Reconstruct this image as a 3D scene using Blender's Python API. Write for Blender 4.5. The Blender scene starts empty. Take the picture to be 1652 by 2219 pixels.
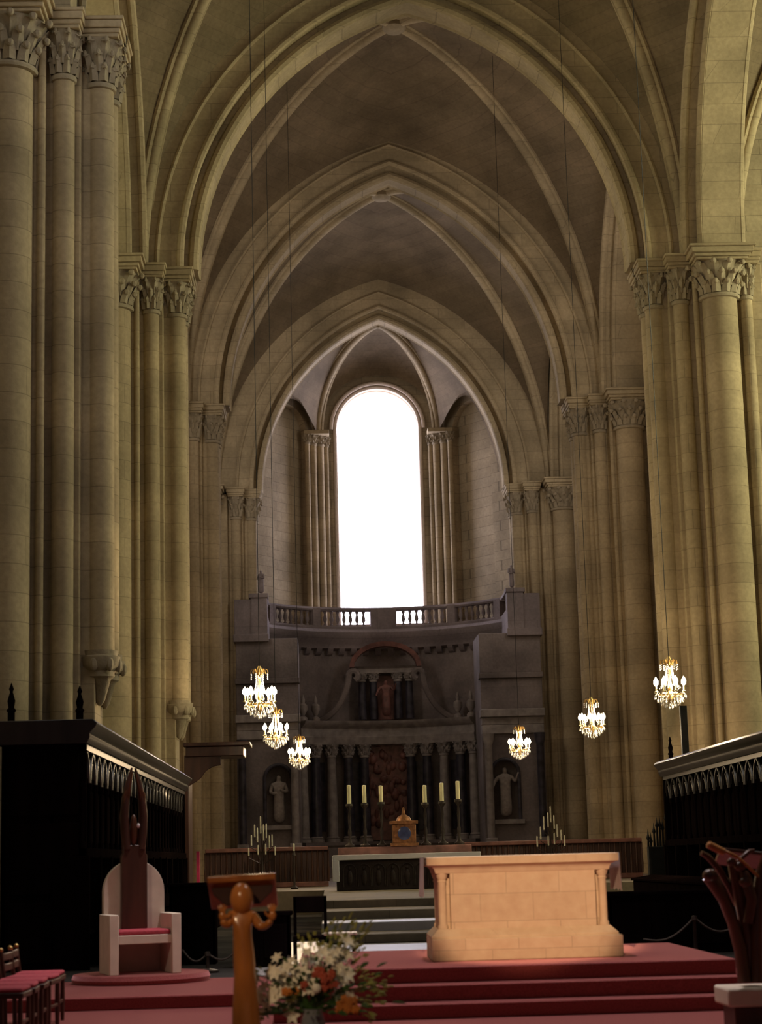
import bpy, math, random
from mathutils import Vector, Matrix
PI = math.pi
rnd = random.Random(11)
S = bpy.context.scene
COL = S.collection
EYE = Vector((-2.85, 0, 1.5))
FPX = 4100.0
CAMR = (Matrix.Rotation(-math.radians(1.8), 3, 'Z') @ Matrix.Rotation(PI/2 + math.radians(10.4), 3, 'X')
        @ Matrix.Rotation(-0.027, 3, 'Z'))

def at(px, py, Y):
    """point of the place that lies at depth Y along the nave on the sight line px, py of the photograph"""
    d = CAMR @ Vector(((px-826)/FPX, -(py-1109.5)/FPX, -1))
    return EYE + d*(Y/d.y)

# ------------------------------------------------------------------ helpers
class MB:
    def __init__(s): s.v = []; s.f = []
    def add(s, vs, fs):
        b = len(s.v); s.v += [tuple(p) for p in vs]; s.f += [tuple(b+i for i in f) for f in fs]; return s
    def box(s, x0, x1, y0, y1, z0, z1, M=None):
        vs = [Vector((x, y, z)) for z in (z0, z1) for y in (y0, y1) for x in (x0, x1)]
        if M: vs = [M @ p for p in vs]
        return s.add(vs, [(0,2,3,1),(4,5,7,6),(0,1,5,4),(2,6,7,3),(0,4,6,2),(1,3,7,5)])
    def lathe(s, cx, cy, prof, seg=20, M=None):
        vs = []; n = len(prof)
        for r, z in prof:
            for k in range(seg):
                a = 2*PI*k/seg; vs.append(Vector((cx+r*math.cos(a), cy+r*math.sin(a), z)))
        if M: vs = [M @ p for p in vs]
        fs = []
        for i in range(n-1):
            for k in range(seg):
                a = i*seg+k; b = i*seg+(k+1) % seg; fs.append((a, b, b+seg, a+seg))
        fs.append(tuple(range(seg-1, -1, -1))); fs.append(tuple((n-1)*seg+k for k in range(seg)))
        return s.add(vs, fs)
    def tube(s, pts, r, seg=8, flat=1.0):
        pts = [Vector(p) for p in pts]; n = len(pts)
        rs = r if isinstance(r, (list, tuple)) else [r]*n
        vs = []; up = None
        for i, p in enumerate(pts):
            t = (pts[min(i+1, n-1)]-pts[max(i-1, 0)]).normalized()
            if up is None:
                up = Vector((0, 0, 1)) if abs(t.z) < .9 else Vector((1, 0, 0))
            a = t.cross(up).normalized(); b = a.cross(t).normalized(); up = b
            for k in range(seg):
                w = 2*PI*k/seg; vs.append(p + a*math.cos(w)*rs[i] + b*math.sin(w)*rs[i]*flat)
        fs = [(i*seg+k, i*seg+(k+1) % seg, (i+1)*seg+(k+1) % seg, (i+1)*seg+k) for i in range(n-1) for k in range(seg)]
        fs += [tuple(range(seg-1, -1, -1)), tuple((n-1)*seg+k for k in range(seg))]
        return s.add(vs, fs)
    def sweep(s, pts, ns, U, prof):
        """profile of (n, t): along the normal at each point and along the fixed axis U"""
        U = Vector(U); m = len(prof); vs = []
        for p, nn in zip(pts, ns):
            for a, t in prof: vs.append(Vector(p)+Vector(nn)*a+U*t)
        n = len(pts)
        fs = [(i*m+k, i*m+(k+1) % m, (i+1)*m+(k+1) % m, (i+1)*m+k) for i in range(n-1) for k in range(m)]
        fs += [tuple(range(m-1, -1, -1)), tuple((n-1)*m+k for k in range(m))]
        return s.add(vs, fs)
    def ell(s, c, rx, ry, rz, seg=14, ring=9, M=None):
        vs = []
        for i in range(1, ring):
            th = PI*i/ring
            for k in range(seg):
                a = 2*PI*k/seg
                p = Vector((rx*math.sin(th)*math.cos(a), ry*math.sin(th)*math.sin(a), rz*math.cos(th)))
                if M: p = M @ p
                vs.append(Vector(c)+p)
        t = Vector((0, 0, rz)); b = Vector((0, 0, -rz))
        if M: t = M @ t; b = M @ b
        T = len(vs); vs += [Vector(c)+t, Vector(c)+b]
        fs = [(i*seg+k, (i+1)*seg+k, (i+1)*seg+(k+1) % seg, i*seg+(k+1) % seg) for i in range(ring-2) for k in range(seg)]
        fs += [(T, k, (k+1) % seg) for k in range(seg)]
        q = (ring-2)*seg
        fs += [(T+1, q+(k+1) % seg, q+k) for k in range(seg)]
        return s.add(vs, fs)
    def prism(s, poly, f0, f1):
        """poly: list of 2D points; f0, f1 map a 2D point to the two faces"""
        n = len(poly)
        vs = [f0(*p) for p in poly]+[f1(*p) for p in poly]
        fs = [tuple(range(n-1, -1, -1)), tuple(range(n, 2*n))]+[(k, (k+1) % n, n+(k+1) % n, n+k) for k in range(n)]
        return s.add(vs, fs)
    def surf(s, rows):
        m = len(rows[0]); vs = [p for r in rows for p in r]
        return s.add(vs, [(i*m+k, i*m+k+1, (i+1)*m+k+1, (i+1)*m+k) for i in range(len(rows)-1) for k in range(m-1)])
    def build(s, name, mat, parent=None, bevel=0, smooth=True, solid=0, angle=42):
        off = Vector(parent['_w']) if parent is not None and '_w' in parent else Vector((0, 0, 0))
        c = off
        own = None
        if parent is None or '_w' not in parent:
            xs = [p[0] for p in s.v]; ys = [p[1] for p in s.v]; zs = [p[2] for p in s.v]
            own = Vector(((min(xs)+max(xs))/2, (min(ys)+max(ys))/2, min(zs)))
            c = own
        me = bpy.data.meshes.new(name)
        me.from_pydata([(p[0]-c.x, p[1]-c.y, p[2]-c.z) for p in s.v], [], s.f)
        me.materials.append(MAT[mat])
        if smooth:
            me.polygons.foreach_set('use_smooth', [True]*len(me.polygons))
            me.set_sharp_from_angle(angle=math.radians(angle))
        me.update()
        o = bpy.data.objects.new(name, me); COL.objects.link(o)
        if own is not None:
            o.location = own
            if parent is not None: o.parent = parent
        else:
            o.parent = parent; o['_w'] = list(off)
        if solid:
            q = o.modifiers.new('thick', 'SOLIDIFY'); q.thickness = solid; q.offset = 0
        if bevel:
            q = o.modifiers.new('bevel', 'BEVEL'); q.width = bevel; q.segments = 2; q.limit_method = 'ANGLE'
        return o

def tag(o, label=None, cat=None, group=None, kind=None):
    if label: o['label'] = label
    if cat: o['category'] = cat
    if group: o['group'] = group
    if kind: o['kind'] = kind
    return o

def thing(name, loc, label, cat, group=None):
    o = bpy.data.objects.new(name, None); COL.objects.link(o); o.location = loc
    o.empty_display_size = .1
    o['_w'] = list(loc)
    return tag(o, label, cat, group)

def copy_tree(o, parent=None):
    c = o.copy(); COL.objects.link(c)
    if parent is not None: c.parent = parent
    for ch in list(o.children): copy_tree(ch, c)
    return c

# ------------------------------------------------------------------ materials
MAT = {}
def newmat(n):
    m = bpy.data.materials.new(n); m.use_nodes = True; MAT[n] = m
    nt = m.node_tree; return m, nt, nt.nodes['Principled BSDF']
def rgb(c): return (c[0], c[1], c[2], 1)

def stone(n, c1, c2, bw=.8, bh=.42, mortar=.012, mc=.55, rough=.85, stain=.35, bump=.25, spec=.25):
    m, nt, P = newmat(n); N = nt.nodes; L = nt.links
    geo = N.new('ShaderNodeNewGeometry'); sx = N.new('ShaderNodeSeparateXYZ'); L.new(geo.outputs['Position'], sx.inputs[0])
    ad = N.new('ShaderNodeMath'); L.new(sx.outputs[0], ad.inputs[0]); L.new(sx.outputs[1], ad.inputs[1])
    cb = N.new('ShaderNodeCombineXYZ'); L.new(ad.outputs[0], cb.inputs[0]); L.new(sx.outputs[2], cb.inputs[1])
    br = N.new('ShaderNodeTexBrick'); L.new(cb.outputs[0], br.inputs['Vector'])
    br.inputs['Scale'].default_value = 1; br.inputs['Brick Width'].default_value = bw; br.inputs['Row Height'].default_value = bh
    br.inputs['Mortar Size'].default_value = mortar; br.inputs['Mortar Smooth'].default_value = .3
    br.inputs['Color1'].default_value = rgb(c1); br.inputs['Color2'].default_value = rgb(c2)
    br.inputs['Mortar'].default_value = rgb([x*mc for x in c1])
    no = N.new('ShaderNodeTexNoise'); no.inputs['Scale'].default_value = .55; no.inputs['Detail'].default_value = 6
    L.new(geo.outputs['Position'], no.inputs['Vector'])
    rp = N.new('ShaderNodeMapRange'); L.new(no.outputs['Fac'], rp.inputs[0])
    rp.inputs[1].default_value = .3; rp.inputs[2].default_value = .7; rp.inputs[3].default_value = 1-stain; rp.inputs[4].default_value = 1.12
    mx = N.new('ShaderNodeMix'); mx.data_type = 'RGBA'; mx.blend_type = 'MULTIPLY'; mx.inputs[0].default_value = 1
    L.new(br.outputs['Color'], mx.inputs[6]); L.new(rp.outputs[0], mx.inputs[7])
    n2 = N.new('ShaderNodeTexNoise'); n2.inputs['Scale'].default_value = 9; n2.inputs['Detail'].default_value = 5
    L.new(geo.outputs['Position'], n2.inputs['Vector'])
    m2 = N.new('ShaderNodeMix'); m2.data_type = 'RGBA'; m2.blend_type = 'OVERLAY'; m2.inputs[0].default_value = .25
    L.new(mx.outputs[2], m2.inputs[6]); L.new(n2.outputs['Fac'], m2.inputs[7])
    L.new(m2.outputs[2], P.inputs['Base Color'])
    P.inputs['Roughness'].default_value = rough; P.inputs['Specular IOR Level'].default_value = spec
    b = N.new('ShaderNodeBump'); b.inputs['Strength'].default_value = bump; b.inputs['Distance'].default_value = .03
    s2 = N.new('ShaderNodeMath'); s2.operation = 'SUBTRACT'; L.new(n2.outputs['Fac'], s2.inputs[0]); L.new(br.outputs['Fac'], s2.inputs[1])
    L.new(s2.outputs[0], b.inputs['Height']); L.new(b.outputs[0], P.inputs['Normal'])
    return m

def plain(n, c, rough=.6, metal=0, scale=6, var=.25, stretch=(1, 1, 1), bump=0, spec=.5, coat=0, sheen=0):
    m, nt, P = newmat(n); N = nt.nodes; L = nt.links
    tc = N.new('ShaderNodeTexCoord'); mp = N.new('ShaderNodeMapping'); L.new(tc.outputs['Object'], mp.inputs[0])
    mp.inputs['Scale'].default_value = stretch
    no = N.new('ShaderNodeTexNoise'); no.inputs['Scale'].default_value = scale; no.inputs['Detail'].default_value = 5
    L.new(mp.outputs[0], no.inputs['Vector'])
    cr = N.new('ShaderNodeValToRGB'); L.new(no.outputs['Fac'], cr.inputs[0])
    cr.color_ramp.elements[0].position = .3; cr.color_ramp.elements[1].position = .7
    cr.color_ramp.elements[0].color = rgb([x*(1-var) for x in c]); cr.color_ramp.elements[1].color = rgb([min(1, x*(1+var)) for x in c])
    L.new(cr.outputs[0], P.inputs['Base Color'])
    P.inputs['Roughness'].default_value = rough; P.inputs['Metallic'].default_value = metal
    P.inputs['Specular IOR Level'].default_value = spec; P.inputs['Coat Weight'].default_value = coat
    P.inputs['Sheen Weight'].default_value = sheen
    if bump:
        b = N.new('ShaderNodeBump'); b.inputs['Strength'].default_value = bump; b.inputs['Distance'].default_value = .01
        L.new(no.outputs['Fac'], b.inputs['Height']); L.new(b.outputs[0], P.inputs['Normal'])
    return m

def glow(n, c, strength, base=(.8, .8, .8), sample=True):
    m, nt, P = newmat(n)
    P.inputs['Base Color'].default_value = rgb(base)
    P.inputs['Emission Color'].default_value = rgb(c); P.inputs['Emission Strength'].default_value = strength
    if not sample: m.cycles.emission_sampling = 'NONE'
    return m

SC = (.47, .375, .235)
stone('pier_stone', SC, (.41, .325, .205), bw=3.0, bh=.55, mortar=.012, mc=.68)
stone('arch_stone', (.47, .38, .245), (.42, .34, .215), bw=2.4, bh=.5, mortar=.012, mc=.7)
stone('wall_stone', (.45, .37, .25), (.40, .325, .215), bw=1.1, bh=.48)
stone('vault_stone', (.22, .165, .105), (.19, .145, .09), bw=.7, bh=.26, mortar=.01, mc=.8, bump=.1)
stone('carved_stone', (.40, .335, .235), (.36, .30, .21), bw=9, bh=9, mortar=0, bump=.6)
stone('altar_stone', (.66, .54, .40), (.60, .49, .36), bw=.55, bh=.28, mortar=.006, mc=.78, stain=.12, bump=.15)
stone('altar_moulding', (.66, .54, .40), (.60, .49, .36), bw=.8, bh=3, mortar=.003, mc=.85, stain=.1, bump=.1)
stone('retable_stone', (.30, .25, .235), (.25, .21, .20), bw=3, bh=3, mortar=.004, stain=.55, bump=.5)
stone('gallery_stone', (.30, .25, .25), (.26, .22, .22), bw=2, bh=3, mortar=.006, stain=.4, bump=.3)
stone('floor_marble', (.06, .055, .052), (.05, .046, .043), bw=.8, bh=.8, mortar=.01, rough=.95, stain=.2, bump=.05, spec=0)
# floor marble lies flat: brick pattern reads x+y / z, so swap in a checker of slabs by noise only
stone('step_stone', (.20, .16, .115), (.17, .14, .10), bw=1.2, bh=3, mortar=.006, rough=.65, stain=.2, bump=.05, spec=.1)
plain('marble_dark', (.05, .045, .06), .35, scale=3, var=.6)
plain('marble_red', (.20, .085, .07), .45, scale=3, var=.5)
plain('marble_grey', (.33, .29, .27), .5, scale=3, var=.3)
plain('statue_stone', (.38, .33, .30), .7, scale=8, var=.2, bump=.3)
plain('carpet', (.27, .07, .068), 1, scale=60, var=.2, bump=.5, sheen=1, spec=.05)
MAT['carpet'].node_tree.nodes['Principled BSDF'].inputs['Sheen Tint'].default_value = (1, .5, .52, 1)
MAT['carpet'].node_tree.nodes['Principled BSDF'].inputs['Sheen Roughness'].default_value = .45
plain('carpet_dark', (.25, .03, .03), 1, scale=60, var=.2, bump=.5)
plain('black_wood', (.008, .005, .005), .95, scale=5, var=.4, stretch=(1, 1, .15), bump=.2, spec=0)
plain('polished_wood', (.02, .015, .015), .33, scale=5, var=.4, stretch=(1, 1, .15), bump=.1, spec=.7)
plain('pale_marble', (.42, .40, .40), .35, scale=3, var=.15, spec=.6)  # pale tone stands in for window light mirrored in polished stone
plain('brown_wood', (.06, .022, .014), .4, scale=6, var=.4, stretch=(1, 1, .15), bump=.2)
plain('honey_wood', (.46, .16, .035), .24, scale=7, var=.3, stretch=(1, 1, .2), coat=.4)
plain('carved_wood', (.10, .032, .014), .3, scale=7, var=.4, stretch=(1, 1, .2), coat=.4)
plain('red_fabric', (.42, .05, .075), .8, scale=30, var=.2)
plain('white_stone', (.68, .58, .48), .75, scale=5, var=.08)
plain('white_cloth', (.72, .70, .72), .8, scale=10, var=.05)
plain('gilt', (.28, .12, .05), .5, metal=.6, scale=12, var=.5)
plain('brass', (.55, .36, .13), .3, metal=.9, scale=12, var=.2)
plain('dark_bronze', (.035, .024, .02), .55, metal=.5, scale=9, var=.3)
plain('iron', (.012, .012, .012), .5, metal=.5, scale=9, var=.3)
plain('candle_wax', (.80, .72, .42), .5, scale=4, var=.06)
plain('pale_candle', (.62, .60, .48), .5, scale=4, var=.06)
plain('petal_white', (.85, .80, .66), .6, scale=12, var=.1)
plain('petal_red', (.40, .07, .035), .6, scale=12, var=.3)
plain('petal_orange', (.62, .20, .03), .6, scale=12, var=.3)
plain('leaf', (.06, .13, .03), .5, scale=12, var=.4)
plain('leaf_yellow', (.34, .34, .07), .6, scale=12, var=.3)
plain('vase_glass', (.25, .26, .27), .25, scale=4, var=.1)
plain('pink_cloth', (.75, .05, .16), .7, scale=8, var=.1)
plain('enamel', (.05, .06, .14), .2, scale=8, var=.3)
plain('lead', (.03, .03, .04), .6, scale=8, var=.3)
plain('rope', (.05, .038, .03), .9, scale=40, var=.3)
m_, nt_, P_ = newmat('crystal')
P_.inputs['Base Color'].default_value = (.9, .88, .85, 1); P_.inputs['Roughness'].default_value = .08
P_.inputs['Transmission Weight'].default_value = .45; P_.inputs['Specular IOR Level'].default_value = 1
n_ = nt_.nodes.new('ShaderNodeTexNoise'); n_.inputs['Scale'].default_value = 30; nt_.links.new(n_.outputs['Fac'], P_.inputs['Roughness'])
glow('bulb_glow', (1, .83, .55), 30, sample=False)
glow('window_light', (.87, .83, 1.0), 7.5)
glow('side_window_light', (1, .88, .76), 4.5)
glow('nave_window_light', (1, .95, .88), 6)
MAT['window_light'].cycles.emission_sampling = 'FRONT_BACK'

# ------------------------------------------------------------------ curves
def pointed(a, h, n=20):
    """pointed arc in (u, z) from (-a, 0) over (0, h) to (a, 0), with outward normals"""
    if h >= a:
        R = (a*a+h*h)/(2*a); ph = math.asin(min(1, h/R))
        L = [(-a+R-R*math.cos(ph*i/n), R*math.sin(ph*i/n)) for i in range(n+1)]
        NL = [(-math.cos(ph*i/n), math.sin(ph*i/n)) for i in range(n+1)]
    else:
        L = [(-a*math.cos(PI/2*i/n), h*math.sin(PI/2*i/n)) for i in range(n+1)]
        NL = [Vector((-math.cos(PI/2*i/n)/a, math.sin(PI/2*i/n)/h)).normalized()[:] for i in range(n+1)]
    P = L[:-1]+[(0, h)]+[(-x, z) for x, z in reversed(L[:-1])]
    q = NL[-1][1] or 1
    N = NL[:-1]+[(0, 1/max(q, .5))]+[(-x, z) for x, z in reversed(NL[:-1])]
    return P, N
def half(a, h, s):
    if h >= a:
        R = (a*a+h*h)/(2*a); ph = math.asin(min(1, h/R))*s
        return (-a+R-R*math.cos(ph), R*math.sin(ph))
    return (-a*math.cos(PI/2*s), h*math.sin(PI/2*s))

ZS = 18.5            # springing level of the high vaults
YP = [37.0, 53.5, 70.2, 86.8]
XIN = [6.93, 6.7, 6.7, 5.9]

# ------------------------------------------------------------------ capitals, shafts, piers
def capital_mb(x, y, r, zt, h=1.05, seg=20, leaves=9):
    b = MB(); z0 = zt-h
    b.lathe(x, y, [(r*1.0, z0-.02), (r*1.16, z0), (r*1.2, z0+.05), (r*1.16, z0+.1), (r*1.02, z0+.12), (r*1.06, z0+h*.35), (r*1.2, z0+h*.65), (r*1.5, z0+h*.92), (r*1.55, zt)], seg)
    for tier, (zb, zl, ro) in enumerate(((z0+.12, z0+h*.46, 1.3), (z0+h*.3, z0+h*.72, 1.5), (z0+h*.55, z0+h*.98, 1.75))):
        for k in range(leaves+1):
            a = 2*PI*(k+.5*tier)/(leaves+1)+.2
            w = 2*PI/leaves*.42
            rows = []
            for i in range(6):
                t = i/5; rr = r*(1.08+(ro-1.02)*t**1.6); z = zb+(zl-zb)*min(1, t*1.12)-(.10*h*max(0, t-.8)*5)
                ww = w*(1-.55*t*t)
                rows.append([Vector((x+(rr+q*0.03)*math.cos(a+ww*p), y+(rr+q*.03)*math.sin(a+ww*p), z)) for p, q in ((-1, 0), (-.4, 1), (0, 2), (.4, 1), (1, 0))])
            b.surf(rows)
            rr = r*ro*1.02
            b.ell((x+rr*math.cos(a), y+rr*math.sin(a), zl-.05*h), r*.17, r*.17, .085*h, 7, 5)
    return b
def abacus_mb(x, y, r, zt):
    b = MB(); 
    for q, z0, z1 in ((1.5, zt-.42, zt-.34), (1.62, zt-.34, zt-.24), (1.78, zt-.24, zt-.08), (1.9, zt-.08, zt)):
        b.box(x-r*q, x+r*q, y-r*q, y+r*q, z0, z1)
    return b
def base_mb(x, y, r, z):
    return MB().lathe(x, y, [(r*1.45, z), (r*1.45, z+.35), (r*1.3, z+.4), (r*1.38, z+.48), (r*1.3, z+.56), (r*1.1, z+.62), (r*1.18, z+.7), (r*1.02, z+.76)], 20)
def corbel_mb(x, y, r, zt, sx):
    b = MB().lathe(x, y, [(r*.12, zt-1.05), (r*.35, zt-.95), (r*.75, zt-.55), (r*1.0, zt-.5), (r*1.0, zt-.4), (r*1.35, zt-.3), (r*1.4, zt-.12), (r*1.2, zt-.1), (r*1.25, zt)], 18)
    for k in range(7):
        a = 2*PI*k/7; b.ell((x+r*1.25*math.cos(a), y+r*1.25*math.sin(a), zt-.28), r*.3, r*.3, .14, 7, 5)
    return b

def pier(sx, k, label, corb=None, zb=0.0):
    Yp = YP[k]; xi = XIN[k]; big = 2.35 if k == 3 else 2.0
    t = thing('clustered_pier', (sx*(xi+1), Yp, zb), label, 'pier', 'clustered piers along the nave and choir')
    b = MB()
    def bx(u0, u1, d, z1=31.0):
        x0, x1 = sorted((sx*(xi+u0), sx*(xi+u1))); b.box(x0, x1, Yp-d, Yp+d, zb, z1)
    bx(.35, 1.12, .62, ZS-.3); bx(1.0, 1.5, .95, ZS-.3); bx(1.35, 3.3, 1.2, ZS-.3)
    bx(.62, 1.0, .80, ZS-.3)
    b.build('core', 'pier_stone', t, bevel=.03)
    specs = [(.28, -.40, .28, 1), (.28, .40, .28, 1), (.95, -.90, .22, 1), (.95, .90, .22, 1),
             (big, -1.3, .5, 1), (big, 1.3, .5, 1), (1.42, -1.08, .10, 0), (big+.78, -1.28, .17, 1), (big-.66, -1.2, .08, 0)]
    for n, (u, dy, r, cap) in enumerate(specs):
        x = sx*(xi+u); y = Yp+dy
        z0 = zb
        if corb and n < 2: z0 = corb
        zt = ZS-.42
        MB().lathe(x, y, [(r, z0), (r, zt-.95 if cap else ZS-.3)], 24).build('shaft', 'pier_stone', t)
        if cap:
            capital_mb(x, y, r, zt, 1.02, 18, 8 if r < .3 else 11).build('capital', 'carved_stone', t)
            abacus_mb(x, y, max(r, .24), ZS).build('abacus', 'arch_stone', t, bevel=.02)
        if z0 == zb: base_mb(x, y, r, z0).build('base', 'pier_stone', t)
        else: corbel_mb(x, y, r, z0, sx).build('corbel', 'carved_stone', t)
    return t

LB = {(-1,0): 'nearest left clustered stone pier, cut off by the left edge of the photo',
      (1,0): 'nearest right clustered stone pier just beyond the right edge of the photo',
      (-1,1): 'left clustered stone pier rising behind the black choir stalls',
      (1,1): 'large bright clustered stone pier at right behind the right choir stalls',
      (-1,2): 'left clustered stone pier behind the dark wooden canopy',
      (1,2): 'right clustered stone pier behind the middle right chandelier',
      (-1,3): 'slender left stone pier at the entrance of the apse',
      (1,3): 'slender right stone pier at the entrance of the apse, nearest the altarpiece'}
for sx in (-1, 1):
    for k in range(4):
        if sx == 1 and k == 0: continue
        pier(sx, k, LB[(sx, k)], corb=({0: 5.6, 1: 6.0}.get(k) if sx < 0 else None), zb=0 if k < 3 else .15)

# ------------------------------------------------------------------ transverse arches
def trans_arch(Y, a, h, label, r_out=2.1):
    t = thing('pointed_arch', (0, Y, ZS), label, 'arch', 'pointed arches across the vault')
    P, N = pointed(a, h, 26)
    pts = [Vector((u, Y, ZS+z)) for u, z in P]; ns = [Vector((u, 0, z)) for u, z in N]
    MB().sweep(pts, ns, (0, 1, 0), [(.46, -.82), (.46, .82), (r_out, .82), (r_out, -.82)]).build('outer_order', 'arch_stone', t)
    MB().sweep(pts, ns, (0, 1, 0), [(.04, -.36), (.04, .36), (.14, .42), (.5, .42), (.5, -.42), (.14, -.42)]).build('inner_order', 'arch_stone', t)
    for dy, n, r in ((-.46, .15, .15), (.46, .15, .15), (-.82, .52, .11), (.82, .52, .11)):
        q = [p+nn*n+Vector((0, dy, 0)) for p, nn in zip(pts, ns)]
        MB().tube(q, r, 8).build('roll_moulding', 'arch_stone', t)
    q = [p+nn*1.18+Vector((0, -.84, 0)) for p, nn in zip(pts, ns)]
    MB().tube(q, .07, 6).build('roll_moulding', 'arch_stone', t)
    return t
HA = at(868, 8, YP[1]-.4).z-ZS; HB = at(838, 390, YP[2]-.4).z-ZS; HC = at(815, 695, YP[3]-.4).z-ZS
print('H', HA, HB, HC)
trans_arch(YP[1], 6.3, at(868, 8, YP[1]-.4).z-ZS, 'nearest and widest pointed stone arch at the top of the photo', 1.75)
trans_arch(YP[2], 6.25, at(838, 390, YP[2]-.4).z-ZS, 'middle pointed stone arch, second from the camera', 1.75)
trans_arch(YP[3], 5.6, at(815, 695, YP[3]-.4).z-ZS, 'farthest and smallest pointed stone arch framing the bright window', 2.2)

# arches of the side walls
def side_arch(sx, y0, y1, h, label):
    yc = (y0+y1)/2; a = (y1-y0)/2-1.5
    x0, x1 = (8.2, 9.5)
    t = thing('wall_arch', (sx*8.8, yc, ZS), label, 'arch', 'deep arches of the side walls')
    P, N = pointed(a, h, 24)
    pts = [Vector((sx*8.85, yc+u, ZS+z)) for u, z in P]; ns = [Vector((0, u, z)) for u, z in N]
    MB().sweep(pts, ns, (1, 0, 0), [(0, -.55), (0, .55), (1.9, .55), (1.9, -.55)]).build('arch_ring', 'arch_stone', t)
    MB().sweep(pts, ns, (sx, 0, 0), [(.3, -1.02), (.3, -.5), (1.9, -.5), (1.9, -1.02)]).build('front_order', 'arch_stone', t)
    MB().tube([p+nn*.36+Vector((-sx*1.0, 0, 0)) for p, nn in zip(pts, ns)], .13, 8).build('roll_moulding', 'arch_stone', t)
    for dx in (-.58, .58):
        MB().tube([p+nn*.12+Vector((dx, 0, 0)) for p, nn in zip(pts, ns)], .12, 8).build('roll_moulding', 'arch_stone', t)
    return t
nm = {0: 'nearest', 1: 'second', 2: 'third'}
SL = {(-1,0): 'deep side arch springing behind the nearest left pier', (1,0): 'bright deep side arch at the top right edge of the photo',
      (-1,1): 'deep side arch between the first and second left piers behind the stalls', (1,1): 'tan side arch strip between the two large right piers',
      (-1,2): 'deep side arch just before the left apse pier', (1,2): 'narrow tan side arch strip just before the right apse pier'}
for sx in (-1, 1):
    for k in range(3): side_arch(sx, YP[k], YP[k+1], 7.6, SL[(sx, k)])

# ------------------------------------------------------------------ vaults
def vault(corners, crowns, boss, rib=True, spring=ZS, obj='ceiling', n=16, m=8, dome=.35):
    """corners: four (x, y) in order; crowns: height over the springing of the four boundary arches"""
    C = [Vector((x, y, spring)) for x, y in corners]; B = Vector(boss)
    b = MB()
    def diag(i, s):
        d = Vector((B.x-C[i].x, B.y-C[i].y, 0)); dl = d.length; u, z = half(dl, B.z-spring, s)
        return C[i]+d*((u+dl)/dl)+Vector((0, 0, z))
    def side(i, j, s, h):   # from corner i towards the crown of the arch between i and j
        d = (C[j]-C[i])/2; dl = d.length; u, z = half(dl, h, s)
        return C[i]+d*((u+dl)/dl)+Vector((0, 0, z))
    for i in range(4):
        j = (i+1) % 4; h = crowns[i]
        for p, q in ((i, j), (j, i)):
            rows = []
            for a in range(n+1):
                s = a/n; A = side(p, q, s, h); D = diag(p, s)
                rows.append([A.lerp(D, k/m)+Vector((0, 0, dome*math.sin(PI*k/m)*s)) for k in range(m+1)])
            b.surf(rows)
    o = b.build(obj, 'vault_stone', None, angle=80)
    tag(o, kind='structure')
    o['_w'] = list(o.location)
    if rib:
        for i in range(4):
            pts = [diag(i, s/20)-Vector((0, 0, .12)) for s in range(21)]
            d = Vector((B.x-C[i].x, B.y-C[i].y, 0)).normalized(); side_ = Vector((-d.y, d.x, 0))
            r = MB().tube(pts, .17, 10)
            for w in (-.19, .19): r.tube([p+side_*w+Vector((0, 0, .08)) for p in pts], .09, 6)
            r.build('rib', 'arch_stone', o)
        MB().lathe(B.x, B.y, [(.1, B.z-.45), (.3, B.z-.42), (.42, B.z-.3), (.42, B.z-.1), (.3, B.z)], 16).build('boss', 'carved_stone', o)
    return o
def rect(x, y0, y1, x1=None):
    x1 = x if x1 is None else x1
    return [(-x, y0), (x, y0), (x1, y1), (-x1, y1)]
B2 = at(840, 62, 61.8).z+.3; B3 = at(818, 428, 78.5).z+.3
vault(rect(7.9, YP[0]+.9, YP[1]-.8), (9.2, 8.6, HA+1.4, 8.6), (0, 45.2, B2))
vault(rect(7.9, YP[1]+.8, YP[2]-.8), (HA+1.4, 8.6, HB+1.4, 8.6), (0, 61.8, B2))
vault(rect(7.9, YP[2]+.8, YP[3]-.8, 7.7), (HB+1.4, 8.6, HC+1.9, 8.6), (0, 78.5, B3))
print('BOSS', B2, B3)
for sx in (-1, 1):
    xa, xb = 9.4, 24.0
    vault([(sx*xa, YP[0]+.9), (sx*xb, YP[0]+.9), (sx*xb, YP[1]-.85), (sx*xa, YP[1]-.85)], (9.2, 8.9, 9.2, 8.9), (sx*(xa+xb)/2, 45.2, 28.9))

# ------------------------------------------------------------------ walls and floors
def struct(o): return tag(o, kind='structure')
for sx, nmz in ((-1, 'left'), (1, 'right')):
    x0, x1 = sorted((sx*9.9, sx*10.5))
    b = MB().box(x0, x1, YP[1]+1.2, 94, 0, 30)
    struct(b.build('wall_'+nmz, 'wall_stone'))
    x0, x1 = sorted((sx*9.9, sx*24.6))
    struct(MB().box(x0, x1, YP[1]+.3, YP[1]+1.2, 0, 32).build('wall_transept_far_'+nmz, 'wall_stone'))
    struct(MB().box(x0, x1, YP[0]-1.2, YP[0]-.3, 0, 30).build('wall_transept_near_'+nmz, 'wall_stone'))
    x0, x1 = sorted((sx*24.0, sx*24.6))
    struct(MB().box(x0, x1, YP[0]-.3, YP[1]+.3, 0, 30).build('wall_transept_end_'+nmz, 'wall_stone'))
    # nave walls towards the camera
    x0, x1 = sorted((sx*9.9, sx*10.5))
    struct(MB().box(x0, x1, -12, YP[0]-1.2, 0, 30).build('wall_nave_'+nmz, 'wall_stone'))
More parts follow.
